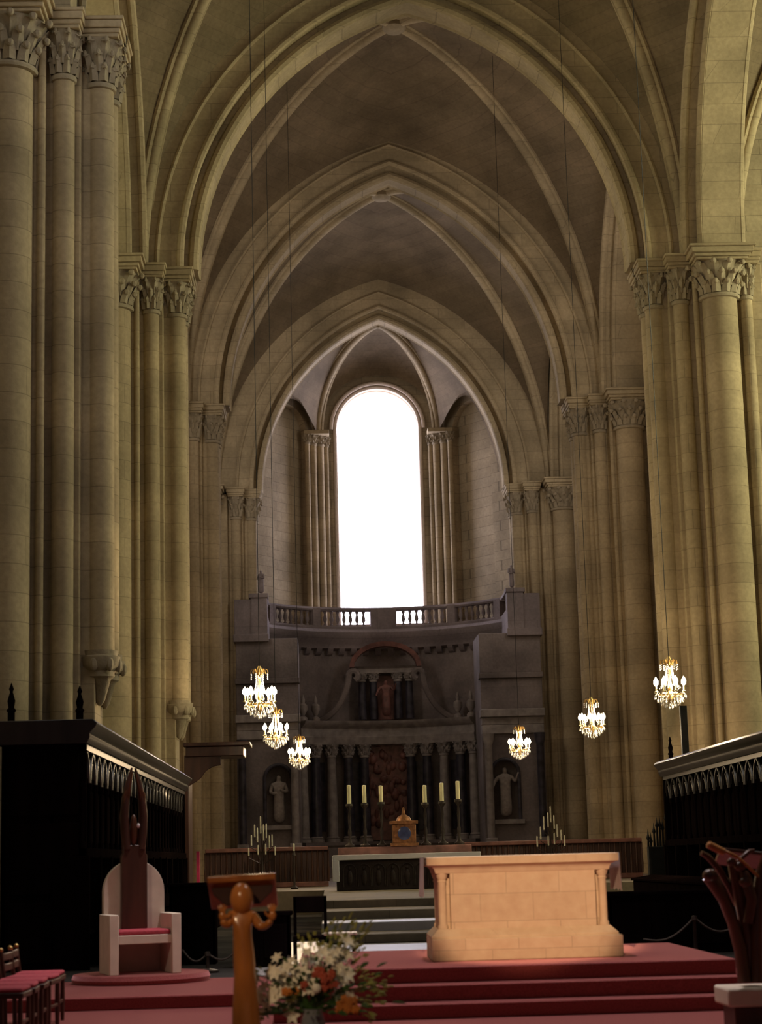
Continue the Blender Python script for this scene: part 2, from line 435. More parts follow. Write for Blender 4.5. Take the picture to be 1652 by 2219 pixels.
    # slim shafts in the corner of the lit transept
wn = 2
def side_window(x, y, z, w, h, sx, mat='side_window_light'):
    global wn
    o = struct(MB().box(x-.12, x+.12, y-w/2-.2, y-w/2, z, z+h).box(x-.12, x+.12, y+w/2, y+w/2+.2, z, z+h)
               .box(x-.12, x+.12, y-w/2-.2, y+w/2+.2, z-.3, z).box(x-.12, x+.12, y-w/2-.2, y+w/2+.2, z+h, z+h+.2).build('window_%d' % wn, 'arch_stone'))
    o['_w'] = list(o.location)
    MB().box(x-.03, x+.03, y-w/2, y+w/2, z, z+h).build('pane', mat, o)
    wn += 1
for sx in (-1, 1):
    side_window(sx*9.75, 61.8, 15, 3, 8.5, sx); side_window(sx*9.75, 78.5, 15, 3, 8.5, sx)
glow('transept_window_light', (1.0, .98, .60), 13)
glow('left_window_light', (1.0, .93, .52), 5)
for sx in (-1, 1):
    for y in (20, 27): side_window(sx*9.75, y, 17, 3, 8.5, sx, 'nave_window_light')
side_window(23.85, 45.2, 12, 7, 12, 1, 'transept_window_light')
side_window(-23.85, 45.2, 12, 7, 12, -1, 'left_window_light')

struct(MB().box(-24.6, 24.6, -12, YP[1]+.3, -.4, 0).box(-10.5, 10.5, YP[1]+.3, 96, -.4, 0).build('floor', 'floor_marble'))
struct(MB().box(-9.9, 9.9, 23.5, 50, -.02, .15).build('floor_choir', 'floor_marble'))
struct(MB().box(-9.9, 9.9, 50, 94, -.02, .75).build('floor_sanctuary', 'step_stone'))

# ------------------------------------------------------------------ apse
AP = [(-6.9, 87.2), (-5.9, 88.6), (-3.0, 92.6), (3.0, 92.6), (5.9, 88.6), (6.9, 87.2)]
def wall_open(p0, p1, z0, z1, u0, u1, zb, zsp, depth, inner=True, top=None, thick=.9):
    """wall from p0 to p1 with a round-headed opening (u0..u1 along it); depth: reveal"""
    p0 = Vector((*p0, 0)); p1 = Vector((*p1, 0)); L = (p1-p0).length; d = (p1-p0)/L
    nrm = Vector((-d.y, d.x, 0))            # outwards
    r = (u1-u0)/2; uc = (u0+u1)/2
    us = [0, u0]+[uc-r*math.cos(PI*i/24) for i in range(1, 24)]+[u1, L]
    def zt(u): return zsp+math.sqrt(max(0, r*r-(u-uc)**2))
    b = MB()
    def P(u, z, w=0): return p0+d*u+Vector((0, 0, z))+nrm*w
    for a, c in zip(us[:-1], us[1:]):
        if c <= u0+1e-6 or a >= u1-1e-6:
            b.add([P(a, z0), P(c, z0), P(c, z1), P(a, z1)], [(0, 1, 2, 3)])
        else:
            b.add([P(a, z0), P(c, z0), P(c, zb), P(a, zb)], [(0, 1, 2, 3)])
            b.add([P(a, zt(a)), P(c, zt(c)), P(c, z1), P(a, z1)], [(0, 1, 2, 3)])
            b.add([P(a, zt(a)), P(c, zt(c)), P(c, zt(c), depth), P(a, zt(a), depth)], [(0, 3, 2, 1)])
    b.add([P(u0, zb), P(u0, zsp), P(u0, zsp, depth), P(u0, zb, depth)], [(0, 1, 2, 3)])
    b.add([P(u1, zb), P(u1, zsp), P(u1, zsp, depth), P(u1, zb, depth)], [(0, 3, 2, 1)])
    b.add([P(u0, zb), P(u1, zb), P(u1, zb, depth), P(u0, zb, depth)], [(0, 1, 2, 3)])
    arc = [P(uc-r*math.cos(PI*i/24), zsp+r*math.sin(PI*i/24)) for i in range(25)]
    return b, P, arc
# window facet
b, PW, arc = wall_open(AP[2], AP[3], .75, 31, .86, 5.12, 12.9, 22.75, .75)
struct(b.build('wall_apse', 'wall_stone'))
w1 = MB()
out = [PW(.86, 12.9)]+arc+[PW(5.12, 12.9)]
for off, r in ((.0, .10), (.30, .07), (.62, .09)):
    w1.tube([p+Vector((0, off, 0)) for p in out], r, 8)
win = struct(w1.build('window_1', 'white_stone')); win['_w'] = list(win.location)  # whiter stone stands in for window light on the jamb mouldings
pane = MB(); pts = [PW(.86, 12.9, .7)]+[p+Vector((0, .7, 0)) for p in arc]+[PW(5.12, 12.9, .7)]
pane.prism([(p.x, p.z) for p in pts], lambda x, z: Vector((x, 93.3, z)), lambda x, z: Vector((x, 93.35, z)))
pane.build('pane', 'window_light', win)
fr = MB()
for i in range(46):      # ragged edge of small panes along the jambs
    z = 13+9.2*i/45
    for s in (-1, 1):
        fr.box(s*2.12-.05, s*2.12+.05, 93.18, 93.28, z, z+.1)
fr.tube([Vector((p.x, 93.22, p.z)) for p in out], .05, 6)
fr.build('leading', 'lead', win)
# hood moulding over the window, whitened in place of light falling on it
MB().tube([Vector((p.x*1.09, 92.5, 22.75+(p.z-22.75)*1.09)) for p in arc], .1, 8).build('hood_mould', 'white_stone', win)
# side facets with blind arches
for sx in (-1, 1):
    i = 1 if sx < 0 else 3
    q0, q1 = AP[i], AP[i+1]
    Lf = math.dist(q0, q1)
    b, PS, ar = wall_open(q0, q1, .75, 31, 1.15, Lf-.95, 12.6, 22.2, .35)
    b.add([PS(1.0, 12.4, .35), PS(Lf-.8, 12.4, .35), PS(Lf-.8, 25, .35), PS(1.0, 25, .35)], [(0, 1, 2, 3)])
    struct(b.build('wall_apse_'+('left' if sx < 0 else 'right'), 'wall_stone'))
    i = 0 if sx < 0 else 4
    q0, q1 = AP[i], AP[i+1]
    b = MB().add([Vector((*q0, .75)), Vector((*q1, .75)), Vector((*q1, 31)), Vector((*q0, 31))], [(0, 1, 2, 3)])
    struct(b.build('wall_apse_return_'+('left' if sx < 0 else 'right'), 'wall_stone'))
# outer shell so no daylight leaks round the apse
struct(MB().box(-10.5, 10.5, 94.6, 95.0, 0, 31).build('wall_far', 'wall_stone'))
struct(MB().box(-10.5, 10.5, 86, 95.0, 31, 31.4).build('ceiling_apse_roof', 'wall_stone'))
# apse rib shafts
for sx, lab in ((-1, 'cluster of slim stone shafts along the left side of the bright window'), (1, 'cluster of slim stone shafts along the right side of the bright window')):
    t = thing('shaft_cluster', (sx*3.0, 92.1, .75), lab, 'column', 'shaft clusters beside the apse window')
    for x, y, r in ((2.62, 92.38, .13), (2.92, 92.2, .2), (3.28, 91.95, .2), (3.55, 91.6, .13)):
        MB().lathe(sx*x, y, [(r, .75), (r, 21.9)], 16).build('shaft', 'pier_stone', t)
        capital_mb(sx*x, y, r, 22.3, .5, 14, 7).build('capital', 'carved_stone', t)
    MB().box(*sorted((sx*2.45, sx*3.7)), 91.45, 92.5, 22.3, 22.5).build('abacus', 'arch_stone', t, bevel=.02)
# apse vault: webs and ribs to the boss under the last arch
BO = Vector((0, 87.7, 26.85))
def arcline(A, B, s, rise=None):
    d = Vector((B.x-A.x, B.y-A.y, 0)); dl = d.length; h = B.z-A.z
    u, z = half(dl, h, s); return A+d*((u+dl)/dl)+Vector((0, 0, z))
RA = {sx: Vector((sx*3.0, 92.1, 22.4)) for sx in (-1, 1)}
wb = MB()
rows = []
for k in range(17):                         # window web
    s = k/16; A = arcline(RA[-1], BO, s); B = arcline(RA[1], BO, s)
    f0 = [half(3.0, 3.3, min(1, j/8)) if j <= 8 else None for j in range(17)]
    row = []
    for j in range(17):
        t = j/16; u = -math.cos(PI*t); p = A.lerp(B, (u+1)/2)
        row.append(p+Vector((0, 0, 3.0*math.sin(PI*t)**.9*(1-s)**1.2+.25*math.sin(PI*t)*s)))
    rows.append(row)
wb.surf(rows)
for sx in (-1, 1):                          # side webs
    rows = []
    for k in range(25):
        s = k/24
        u, z = half(6.2, 8.9, s); c1 = Vector((-sx*u*1.0, 87.5, ZS+z))
        if sx < 0: c1.x = u
        c1.x = sx*abs(u)
        p4 = Vector((sx*5.9, 88.6, ZS)); 
        if s < .5:
            q = s/.5; c2 = p4.lerp(RA[sx], q)+Vector((0, 0, 3.3*math.sin(PI*q)**.8))
        else: c2 = arcline(RA[sx], BO, (s-.5)/.5)
        rows.append([c1.lerp(c2, j/8)+Vector((0, 0, .3*math.sin(PI*j/8))) for j in range(9)])
    wb.surf(rows)
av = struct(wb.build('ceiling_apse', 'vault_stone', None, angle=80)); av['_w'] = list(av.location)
for sx in (-1, 1):
    pts = [arcline(RA[sx], BO, s/20)-Vector((0, 0, .1)) for s in range(21)]
    r = MB().tube(pts, .16, 10)
    r.tube([p+Vector((.2, 0, .05)) for p in pts], .09, 6); r.tube([p-Vector((.2, 0, -.05)) for p in pts], .09, 6)
    r.build('rib', 'arch_stone', av)

# ------------------------------------------------------------------ gallery with balustrade
GR = 7.07; GC = Vector((0, 84.43, 0)); GA = math.asin(6.1/GR)
def garc(a, r=GR): return Vector((r*math.sin(a), GC.y+r*math.cos(a), 0))
def gsweep(a0, a1, prof, n=40):
    b = MB(); A = [a0+(a1-a0)*i/n for i in range(n+1)]
    return b.sweep([garc(a) for a in A], [Vector((-math.sin(a), -math.cos(a), 0)) for a in A], (0, 0, 1), prof)
g = thing('balustrade_gallery', (0, 91, 12.0), 'curved stone balustrade gallery running under the bright window', 'balustrade')
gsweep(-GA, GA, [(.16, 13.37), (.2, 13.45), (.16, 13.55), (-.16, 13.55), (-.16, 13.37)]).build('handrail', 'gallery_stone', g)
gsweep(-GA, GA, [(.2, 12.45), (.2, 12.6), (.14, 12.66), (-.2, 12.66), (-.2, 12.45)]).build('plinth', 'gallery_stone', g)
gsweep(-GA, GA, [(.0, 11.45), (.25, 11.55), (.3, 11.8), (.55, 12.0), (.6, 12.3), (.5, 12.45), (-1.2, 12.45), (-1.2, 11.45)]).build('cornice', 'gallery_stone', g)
bal = MB().lathe(0, 0, [(.085, 0), (.085, .06), (.05, .09), (.045, .14), (.10, .28), (.085, .4), (.045, .56), (.06, .6), (.085, .64), (.085, .71)], 12)
proto = None
PED = [-.92, -.56, -.2, .2, .56, .92]
n = 0
for i in range(45):
    a = -GA*.97+2*GA*.97*i/44
    if abs(a) < .105 or min(abs(abs(a)-q) for q in (.49, .88)) < .045: continue
    p = garc(a)
    if proto is None:
        b = MB(); b.v = [(v[0]+p.x, v[1]+p.y, v[2]+12.66) for v in bal.v]; b.f = bal.f
        proto = b.build('baluster', 'gallery_stone', g); p0 = p
    else:
        c = proto.copy(); COL.objects.link(c); c.location = (p.x-p0.x, p.y-p0.y, 0)
for a, w in ((0, .09), (-.49, .03), (.49, .03), (-.88, .03), (.88, .03)):
    gsweep(a-w, a+w, [(.2, 12.6), (.2, 13.5), (-.2, 13.5), (-.2, 12.6)], 6).build('pedestal', 'gallery_stone', g)
for i in range(24):
    a = -GA*.96+2*GA*.96*i/23
    gsweep(a-.02, a+.02, [(.0, 11.2), (.2, 11.3), (.3, 11.55), (-.2, 11.55), (-.2, 11.2)], 2).build('modillion', 'gallery_stone', g)

def figure(name, base, H, label, cat, mat, turn=0, pose=0, group=None, wings=False):
    """robed standing figure, one continuous skinned surface"""
    V = []; E = []; R = []
    def add(p, r, par=None):
        V.append(p); R.append(r)
        if par is not None: E.append((par, len(V)-1))
        return len(V)-1
    hip = add((0, 0, .50), (.115, .09))
    kn = add((.01, -.02, .26), (.12, .10), hip); ft = add((.0, 0, .03), (.135, .11), kn)
    ch = add((0, 0, .68), (.11, .08), hip); sh = add((0, .005, .79), (.10, .065), ch)
    nk = add((0, 0, .845), (.032, .035), sh); hd = add((0, -.01, .90), (.05, .058), nk); tp = add((0, -.005, .965), (.042, .048), hd)
    for s in (-1, 1):
        a = add((s*.12, 0, .785), (.045, .045), sh)
        if pose == 0:
            e = add((s*.165, -.02, .64), (.038, .038), a); w = add((s*.07, -.13, .66 if s > 0 else .60), (.026, .026), e); add((s*.03, -.15, .69 if s > 0 else .62), (.02, .02), w)
        else:
            e = add((s*.2, -.02, .70), (.038, .038), a); w = add((s*.24, -.1, .82 if s > 0 else .60), (.025, .025), e); add((s*.25, -.13, .87 if s > 0 else .56), (.02, .02), w)
    me = bpy.data.meshes.new(name); me.from_pydata([(x*H, y*H, z*H) for x, y, z in V], E, []); me.materials.append(MAT[mat])
    o = bpy.data.objects.new(name, me); COL.objects.link(o)
    m = o.modifiers.new('skin', 'SKIN'); m.use_smooth_shade = True
    for i, sv in enumerate(me.skin_vertices[0].data):
        sv.radius = (R[i][0]*H, R[i][1]*H); sv.use_root = (i == 0)
    q = o.modifiers.new('sub', 'SUBSURF'); q.levels = 2; q.render_levels = 2
    o.location = base; o.rotation_euler.z = turn
    tag(o, label, cat, group)
    return o
# end pedestals of the gallery with small figures
for sx, lab in ((-1, 'left'), (1, 'right')):
    x = sx*5.9
    q = MB().box(*sorted((sx*5.45, sx*6.2)), 85.15, 85.85, 11.45, 13.45).box(*sorted((sx*5.4, sx*6.28)), 85.08, 85.9, 13.3, 13.5)
    q.box(*sorted((sx*6.15, sx*6.95)), 85.2, 85.8, 11.45, 13.25).box(*sorted((sx*5.4, sx*7.0)), 85.05, 85.9, 11.3, 11.65)
    o = q.box(*sorted((sx*5.45, sx*5.75)), 85.8, 88.2, 11.45, 12.6).box(*sorted((sx*5.45, sx*5.75)), 85.8, 88.2, 13.35, 13.5).build('end_pedestal', 'gallery_stone', None, bevel=.03)
    tag(o, 'square stone pedestal closing the %s end of the balustrade' % lab, 'pedestal')
    figure('small_statue', (sx*5.72, 85.5, 13.5), 1.15, 'small dark stone figure on the %s end pedestal of the balustrade' % lab, 'statue', 'gallery_stone', turn=.6*sx)

# ------------------------------------------------------------------ altarpiece
rt = thing('altarpiece', (0, 90.5, .75), 'huge dark marble altarpiece with columns and niches filling the apse', 'altarpiece')
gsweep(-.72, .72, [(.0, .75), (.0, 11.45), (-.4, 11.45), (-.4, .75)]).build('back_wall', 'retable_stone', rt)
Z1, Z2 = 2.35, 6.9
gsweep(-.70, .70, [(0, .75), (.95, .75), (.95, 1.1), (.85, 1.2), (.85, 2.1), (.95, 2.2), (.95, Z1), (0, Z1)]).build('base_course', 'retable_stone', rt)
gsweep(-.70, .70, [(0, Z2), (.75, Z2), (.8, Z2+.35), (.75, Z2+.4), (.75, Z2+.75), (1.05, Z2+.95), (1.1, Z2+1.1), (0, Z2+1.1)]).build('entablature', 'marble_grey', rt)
for sx in (-1, 1):
    for a, m in ((.17, 'marble_dark'), (.29, 'marble_dark'), (.42, 'marble_grey'), (.55, 'marble_dark'), (.66, 'marble_grey')):
        p = garc(sx*a, GR-.5)
        MB().lathe(p.x, p.y, [(.24, Z1+.25), (.25, Z1+1.4), (.2, Z2-.6)], 18).build('column', m, rt)
        MB().lathe(p.x, p.y, [(.34, Z1), (.34, Z1+.12), (.27, Z1+.16), (.31, Z1+.2), (.25, Z1+.27)], 16).build('column_base', 'marble_grey', rt)
        capital_mb(p.x, p.y, .2, Z2, .6, 14, 7).build('capital', 'marble_grey', rt)
    # dark slabs stand in for the shade of recesses between the columns
    for a in (.23, .48):
        gsweep(sx*a-.035, sx*a+.035, [(.12, Z1+.5), (.12, Z2-.8), (.0, Z2-.8), (.0, Z1+.5)], 4).build('panel', 'marble_dark', rt)
    # wings with round-headed niches, facing the nave
    x0, x1 = sorted((sx*6.9, sx*4.1)); WY = 85.2; nc = sx*5.07-x0
    b, PN, ar = wall_open((x0, WY), (x1, WY), .75, Z2, nc-.62, nc+.62, 3.1, 5.15, .55)
    b.add([PN(nc-.8, 3.0, .55), PN(nc+.8, 3.0, .55), PN(nc+.8, 6, .55), PN(nc-.8, 6, .55)], [(0, 1, 2, 3)])
    xi_ = sx*4.1
    b.add([Vector((xi_, WY, .75)), Vector((xi_, 88.4, .75)), Vector((xi_, 88.4, Z2)), Vector((xi_, WY, Z2))], [(0, 1, 2, 3)])
    b.add([Vector((sx*6.9, WY, .75)), Vector((sx*6.9, WY+.6, .75)), Vector((sx*6.9, WY+.6, Z2)), Vector((sx*6.9, WY, Z2))], [(0, 1, 2, 3)])
    b.build('niche_wing', 'retable_stone', rt)
    MB().tube([PN(nc-.62, 3.1)]+ar+[PN(nc+.62, 3.1)], .08, 8).build('niche_frame', 'marble_dark', rt)
    MB().box(sx*5.07-.8, sx*5.07+.8, WY-.2, WY+.1, 2.9, 3.1).build('niche_sill', 'marble_grey', rt, bevel=.02)
    MB().box(x0, x1, WY-.12, WY+.6, Z2, Z2+.4).box(x0-.05, x1+.05, WY-.3, WY+.6, Z2+.75, Z2+1.1).box(x0, x1, WY-.12, WY+.6, Z2+.4, Z2+.75).build('entablature', 'marble_grey', rt, bevel=.03)
    MB().box(x0, x1, WY, WY+.6, Z2+1.1, 9.4).box(x0-.05, x1+.05, WY-.12, WY+.6, 9.4, 9.65).box(x0, x1, WY+.05, WY+.6, 9.65, 11.45).build('attic', 'retable_stone', rt, bevel=.03)
    MB().box(*sorted((sx*4.1, sx*4.3)), WY+.6, 88.6, Z2, 11.45).build('attic_return', 'retable_stone', rt)
    for x, mm in ((x0+.24, 'marble_dark' if sx < 0 else 'marble_grey'), (x1-.24, 'marble_grey' if sx < 0 else 'marble_dark')):
        MB().lathe(x, WY-.28, [(.17, 2.3), (.17, Z2-.5), (.24, Z2-.3), (.27, Z2)], 14).build('column', mm, rt)
        MB().box(x-.25, x+.25, WY-.55, WY, .75, 2.3).build('plinth', 'marble_grey', rt, bevel=.02)
    # volutes and urns of the upper tier
    p = garc(sx*.42, GR-.7)
    v = [Vector((sx*(1.75+1.5*(1-i/9)**1.5), p.y-.1, 8.05+2.1*(i/9)**1.6)) for i in range(10)]+[Vector((sx*(1.55-.0*i)+sx*.22*math.cos(PI*.2*i), p.y-.1, 10.15+.22*math.sin(PI*.2*i))) for i in range(8)]
    MB().tube(v, .15, 8).build('volute', 'retable_stone', rt)
    for a in (.55, .66):
        p = garc(sx*a, GR-.6)
        MB().lathe(p.x, p.y, [(.2, Z2+1.1), (.2, Z2+1.25), (.07, Z2+1.35), (.22, Z2+1.65), (.2, Z2+1.85), (.08, Z2+1.95), (.1, Z2+2.1), (.02, Z2+2.35)], 14).build('urn', 'marble_grey', rt)
    for a in (.09, .175):
        p = garc(sx*a, GR-.55)
        MB().lathe(p.x, p.y, [(.2, 8.1), (.19, 9.0), (.17, 9.9)], 16).build('column', 'marble_dark', rt)
        capital_mb(p.x, p.y, .17, 10.3, .4, 12, 6).build('capital', 'marble_grey', rt)
gsweep(-.24, .24, [(0, 10.3), (.8, 10.3), (.85, 10.5), (1.0, 10.6), (0, 10.6)], 16).build('upper_entablature', 'marble_grey', rt)
P, N = pointed(1.5, 1.0, 14)
MB().sweep([Vector((u, 90.55, 10.55+z)) for u, z in P], [Vector((u, 0, z)) for u, z in N], (0, 1, 0), [(0, -.3), (.22, -.35), (.22, .4), (0, .4)]).build('pediment', 'marble_red', rt)
gsweep(-.075, .075, [(.3, 8.1), (.3, 10.2), (0, 10.2), (0, 8.1)], 6).build('upper_relief', 'marble_red', rt)
b = MB(); p = garc(0, GR-.3)
for k in range(60):
    b.ell((p.x+rnd.uniform(-.95, .95), p.y+rnd.uniform(-.1, .1), rnd.uniform(3.0, 6.6)), rnd.uniform(.1, .22), .12, rnd.uniform(.12, .35), 8, 6)
gs = b.box(-1.0, 1.0, p.y-.02, p.y+.3, 2.4, 6.8).build('central_relief', 'marble_red', rt)
gsweep(-.15, .15, [(.1, 2.5), (.1, 6.9), (0, 6.9), (0, 2.5)], 6).build('central_panel', 'marble_red', rt)
figure('stone_statue', (-5.07, 85.45, 3.1), 2.3, 'grey stone robed statue in the left arched niche of the altarpiece', 'statue', 'statue_stone')
figure('stone_statue', (5.07, 85.45, 3.1), 2.4, 'grey stone statue with raised arm in the right arched niche of the altarpiece', 'statue', 'statue_stone', pose=1)
figure('stone_statue', (0, 90.5, 8.1), 1.9, 'dark reddish statue in the upper centre of the altarpiece', 'statue', 'marble_red', pose=1)

# ------------------------------------------------------------------ chandeliers
def chandelier_proto():
    t = thing('chandelier', (0, 0, 0), 'x', 'chandelier', 'lit crystal chandeliers hanging over the choir')
    MB().tube([(0, 0, .58), (0, 0, 23)], .008, 5).build('cable', 'iron', t)
    c = MB().lathe(0, 0, [(.03, .34), (.06, .38), (.07, .5), (.03, .6)], 10)
    for k in range(8):
        a = 2*PI*k/8
        c.tube([(.06*math.cos(a), .06*math.sin(a), .42), (.12*math.cos(a), .12*math.sin(a), .54), (.17*math.cos(a), .17*math.sin(a), .52), (.18*math.cos(a), .18*math.sin(a), .45)], .011, 5)
    c.build('crown', 'brass', t)
    b = MB()
    for k in range(8):
        a = 2*PI*(k+.5)/8
        for j in range(3): b.ell((.185*math.cos(a), .185*math.sin(a), .43-j*.045), .012, .012, .02, 6, 5)
        for j in range(15):
            s = j/14; r = .07+.10*s**2.2+ .09*max(0, s-.75)*4*.5; b.ell((r*math.cos(a), r*math.sin(a), .40-.46*s), .013, .013, .018, 6, 5)
    tag(b.build('bead_strings', 'crystal', t), kind='stuff')
    MB().lathe(0, 0, [(.02, .38), (.028, .2), (.02, .1), (.05, .0), (.05, -.08), (.02, -.15), (.06, -.25), (.03, -.35), (.0, -.4)], 12).build('stem', 'brass', t)
    b = MB(); pts = [(.27*math.cos(2*PI*k/24), .27*math.sin(2*PI*k/24), -.2) for k in range(25)]
    b.tube(pts, .014, 6); b.build('hoop', 'brass', t)
    for k in range(8):
        a = 2*PI*k/8+.2; cx, cy = math.cos(a), math.sin(a)
        MB().tube([(.03*cx, .03*cy, -.12), (.14*cx, .14*cy, -.24), (.26*cx, .26*cy, -.23), (.31*cx, .31*cy, -.14)], .011, 6).build('arm', 'brass', t)
        ca = MB().lathe(.31*cx, .31*cy, [(.035, -.15), (.045, -.13), (.018, -.12), (.018, -.02), (.012, .0)], 10).build('candle_tube', 'candle_wax', t)
        MB().lathe(.31*cx, .31*cy, [(.014, .0), (.045, .035), (.052, .07), (.042, .11), (.018, .15), (.003, .175)], 12).build('bulb', 'bulb_glow', ca)
    b = MB()
    for ring, (r, z, n) in enumerate(((.33, -.22, 22), (.27, -.29, 20), (.2, -.35, 14), (.12, -.40, 9), (.04, -.44, 4))):
        for k in range(n):
            a = 2*PI*k/n+ring*.3
            b.lathe(r*math.cos(a), r*math.sin(a), [(.002, z-.07), (.014, z-.045), (.014, z-.02), (.002, z)], 5)
            b.tube([(r*math.cos(a), r*math.sin(a), z), (r*.86*math.cos(a), r*.86*math.sin(a), z+.06)], .004, 4)
    tag(b.build('crystal_basket', 'crystal', t), kind='stuff')
    return t
CH = [(563, 1500, 39.3, 'nearest and largest of the left lit crystal chandeliers, hanging highest in the photo'),
      (598, 1577, 49.6, 'middle of the three left lit crystal chandeliers, overlapping the large one'),
      (649, 1629, 59.6, 'smallest and lowest of the three left lit crystal chandeliers'),
      (1452, 1479, 39.3, 'nearest and largest of the right lit crystal chandeliers, in front of the bright pier'),
      (1283, 1555, 49.6, 'middle of the three right lit crystal chandeliers'),
      (1126, 1608, 59.6, 'smallest right lit crystal chandelier, beside the altarpiece')]
pr = chandelier_proto()
for i, (px, py, Y, lab) in enumerate(CH):
    t = pr if i == 0 else copy_tree(pr)
    p = at(px, py, Y); t.location = (p.x, p.y, p.z-.06); t.rotation_euler.z = i*.27; t['label'] = lab
    l = bpy.data.lights.new('chandelier_lamp', 'POINT'); l.energy = 330; l.color = (1, .72, .42); l.shadow_soft_size = .02
    lo = bpy.data.objects.new('chandelier_lamp', l); COL.objects.link(lo); lo.location = (p.x+.12, p.y-.1, p.z-.02)
    lo.visible_camera = True

# ------------------------------------------------------------------ choir stalls
def stall(sx, xf, y0, y1, label, depth=1.15, zt=3.43, ncol=26, zb=0.15):
    t = thing('choir_stalls', (sx*xf, (y0+y1)/2, zb), label, 'choir stalls', 'carved black choir stalls')
    X = lambda u: sx*(xf+u)            # u grows away from the nave axis
    def bx(u0, u1, ya, yb, za, zc, name, mat='black_wood', bev=.012):
        a, c = sorted((X(u0), X(u1))); return MB().box(a, c, ya, yb, za, zc).build(name, mat, t, bevel=bev)
    bx(depth-.08, depth, y0, y1, zb, zt, 'back_panel')
    for ya in (y0, y1-.1): bx(0, depth, ya, ya+.1, zb, zt, 'end_panel')
    for a, c in ((.1, .9), (1.0, 1.95), (2.05, 3.1)):
        bx(.1, depth-.12, y0-.03, y0+.01, a+.15, c+.15, 'end_relief')
    # cornice running along the top
    poly = [(-.02, zt-.28), (-.06, zt-.2), (-.06, zt-.14), (-.14, zt-.05), (-.16, zt), (-.1, zt+.05), (depth+.05, zt+.05), (depth+.05, zt-.28)]
    MB().prism(poly, lambda u, z: Vector((X(u), y0-.14, z)), lambda u, z: Vector((X(u), y1+.14, z))).build('cornice', 'polished_wood', t, bevel=.01)
    # arcade under the cornice
    bay = (y1-y0)/ncol; b = MB()
    for k in range(ncol):
        yc = y0+bay*(k+.5); P, N = pointed(bay*.42, bay*.62, 8)
        b.tube([Vector((X(.05), yc+u, zt-.78+z)) for u, z in P], .028, 6)
        b.tube([Vector((X(.05), yc+u*.55, zt-.72+z*.5)) for u, z in P], .016, 5)
    b.box(*sorted((X(.0), X(.1))), y0, y1, zt-.36, zt-.26)
    b.build('arcade', 'polished_wood', t)
    for k in range(ncol+1):
        y = y0+bay*k
        MB().lathe(X(.05), y, [(.045, 1.75), (.045, 1.82), (.026, 1.86), (.024, zt-.92), (.045, zt-.86), (.05, zt-.78)], 8).build('colonnette', 'black_wood', t)
    bx(.42, .5, y0, y1, 1.2, zt-.3, 'inner_panel')
    bx(-.02, .48, y0, y1, 1.62, 1.76, 'armrest_rail')
    for k in range(0, ncol+1, 2):
        y = y0+bay*k
        bx(-.05, .45, y-.04, y+.04, zb, 1.65, 'seat_divider')
    bx(.05, .48, y0+.1, y1-.1, .58, .64, 'seat')
    # front desk row
    bx(-.85, -.75, y0+.6, y1-.5, zb, .90, 'desk_front')
    q = MB().prism([(-.9, .9), (-.9, .95), (-.42, 1.02), (-.42, .97)], lambda u, z: Vector((X(u), y0+.6, z)), lambda u, z: Vector((X(u), y1-.5, z)))
    q.build('desk_top', 'black_wood', t, bevel=.01)
    for y in (y0+.6, (y0+y1)/2, y1-.56): bx(-.75, -.45, y, y+.06, zb, .92, 'desk_side')
    # pinnacles
    return t
st = stall(-1, 6.13, 26, 43.8, 'long carved black choir stalls on the left with a lit cornice edge')
sr = stall(1, 4.62, 26, 42.5, 'long carved black choir stalls on the right with a grey lit cornice edge', ncol=24)
def finial(t, x, y, z0, z1):
    o = MB().lathe(x, y, [(.05, z0), (.05, z0+.35*(z1-z0)), (.07, z0+.38*(z1-z0)), (.04, z0+.45*(z1-z0)), (.055, z0+.6*(z1-z0)), (.02, z0+.8*(z1-z0)), (.035, z0+.86*(z1-z0)), (.005, z1)], 8).build('pinnacle', 'black_wood', t)
p = at(25, 1480, 26.1); finial(st, p.x, 26.1, 3.4, p.z)
p = at(173, 1486, 26.1); finial(st, p.x, 26.1, 3.4, p.z)
p = at(1460, 1596, 42.3); finial(sr, 4.8, 42.3, 3.4, p.z)
# black post behind the right stalls
p = at(1480, 1530, 44.5)
o = MB().box(p.x-.08, p.x+.08, 44.4, 44.56, .15, p.z).box(p.x-.12, p.x+.12, 44.36, 44.6, .15, .3).build('black_post', 'iron', None, bevel=.01)
tag(o, 'tall square black post standing behind the right choir stalls', 'post')

# dark canopy beyond the left stalls
p0 = at(397, 1610, 46); p1 = at(542, 1610, 46)
t = thing('canopied_seat', ((p0.x+p1.x)/2, 46.4, .15), 'dark wooden seat canopy with curved bracket beyond the left choir stalls', 'canopy')
zt = p0.z
MB().box(p0.x, p1.x, 45.9, 47.3, zt-.1, zt).box(p0.x+.06, p1.x-.16, 45.96, 47.3, zt-.34, zt-.1).build('canopy_top', 'brown_wood', t, bevel=.02)
xl = p0.x+.02
poly = [(xl, zt-.3), (xl+.88, zt-.3), (xl+.88, zt-.55), (xl+.7, zt-.58), (xl+.52, zt-.68), (xl+.4, zt-.85), (xl+.3, zt-.92), (xl, zt-1.1)]
MB().prism(poly, lambda x, z: Vector((x, 46.02, z)), lambda x, z: Vector((x, 46.1, z))).build('bracket', 'brown_wood', t, bevel=.01)
MB().box(xl, xl+.1, 46.1, 47.3, .15, zt-.3).build('side_panel', 'brown_wood', t, bevel=.02)
MB().box(p1.x-.5, p1.x-.2, 46.0, 46.1, zt-.32, zt-.05).build('scroll_end', 'marble_grey', t, bevel=.03)
MB().box(xl+.1, xl+.45, 46.1, 47.1, .15, .62).build('seat', 'brown_wood', t, bevel=.02)
q = at(430, 1872, 43.97)
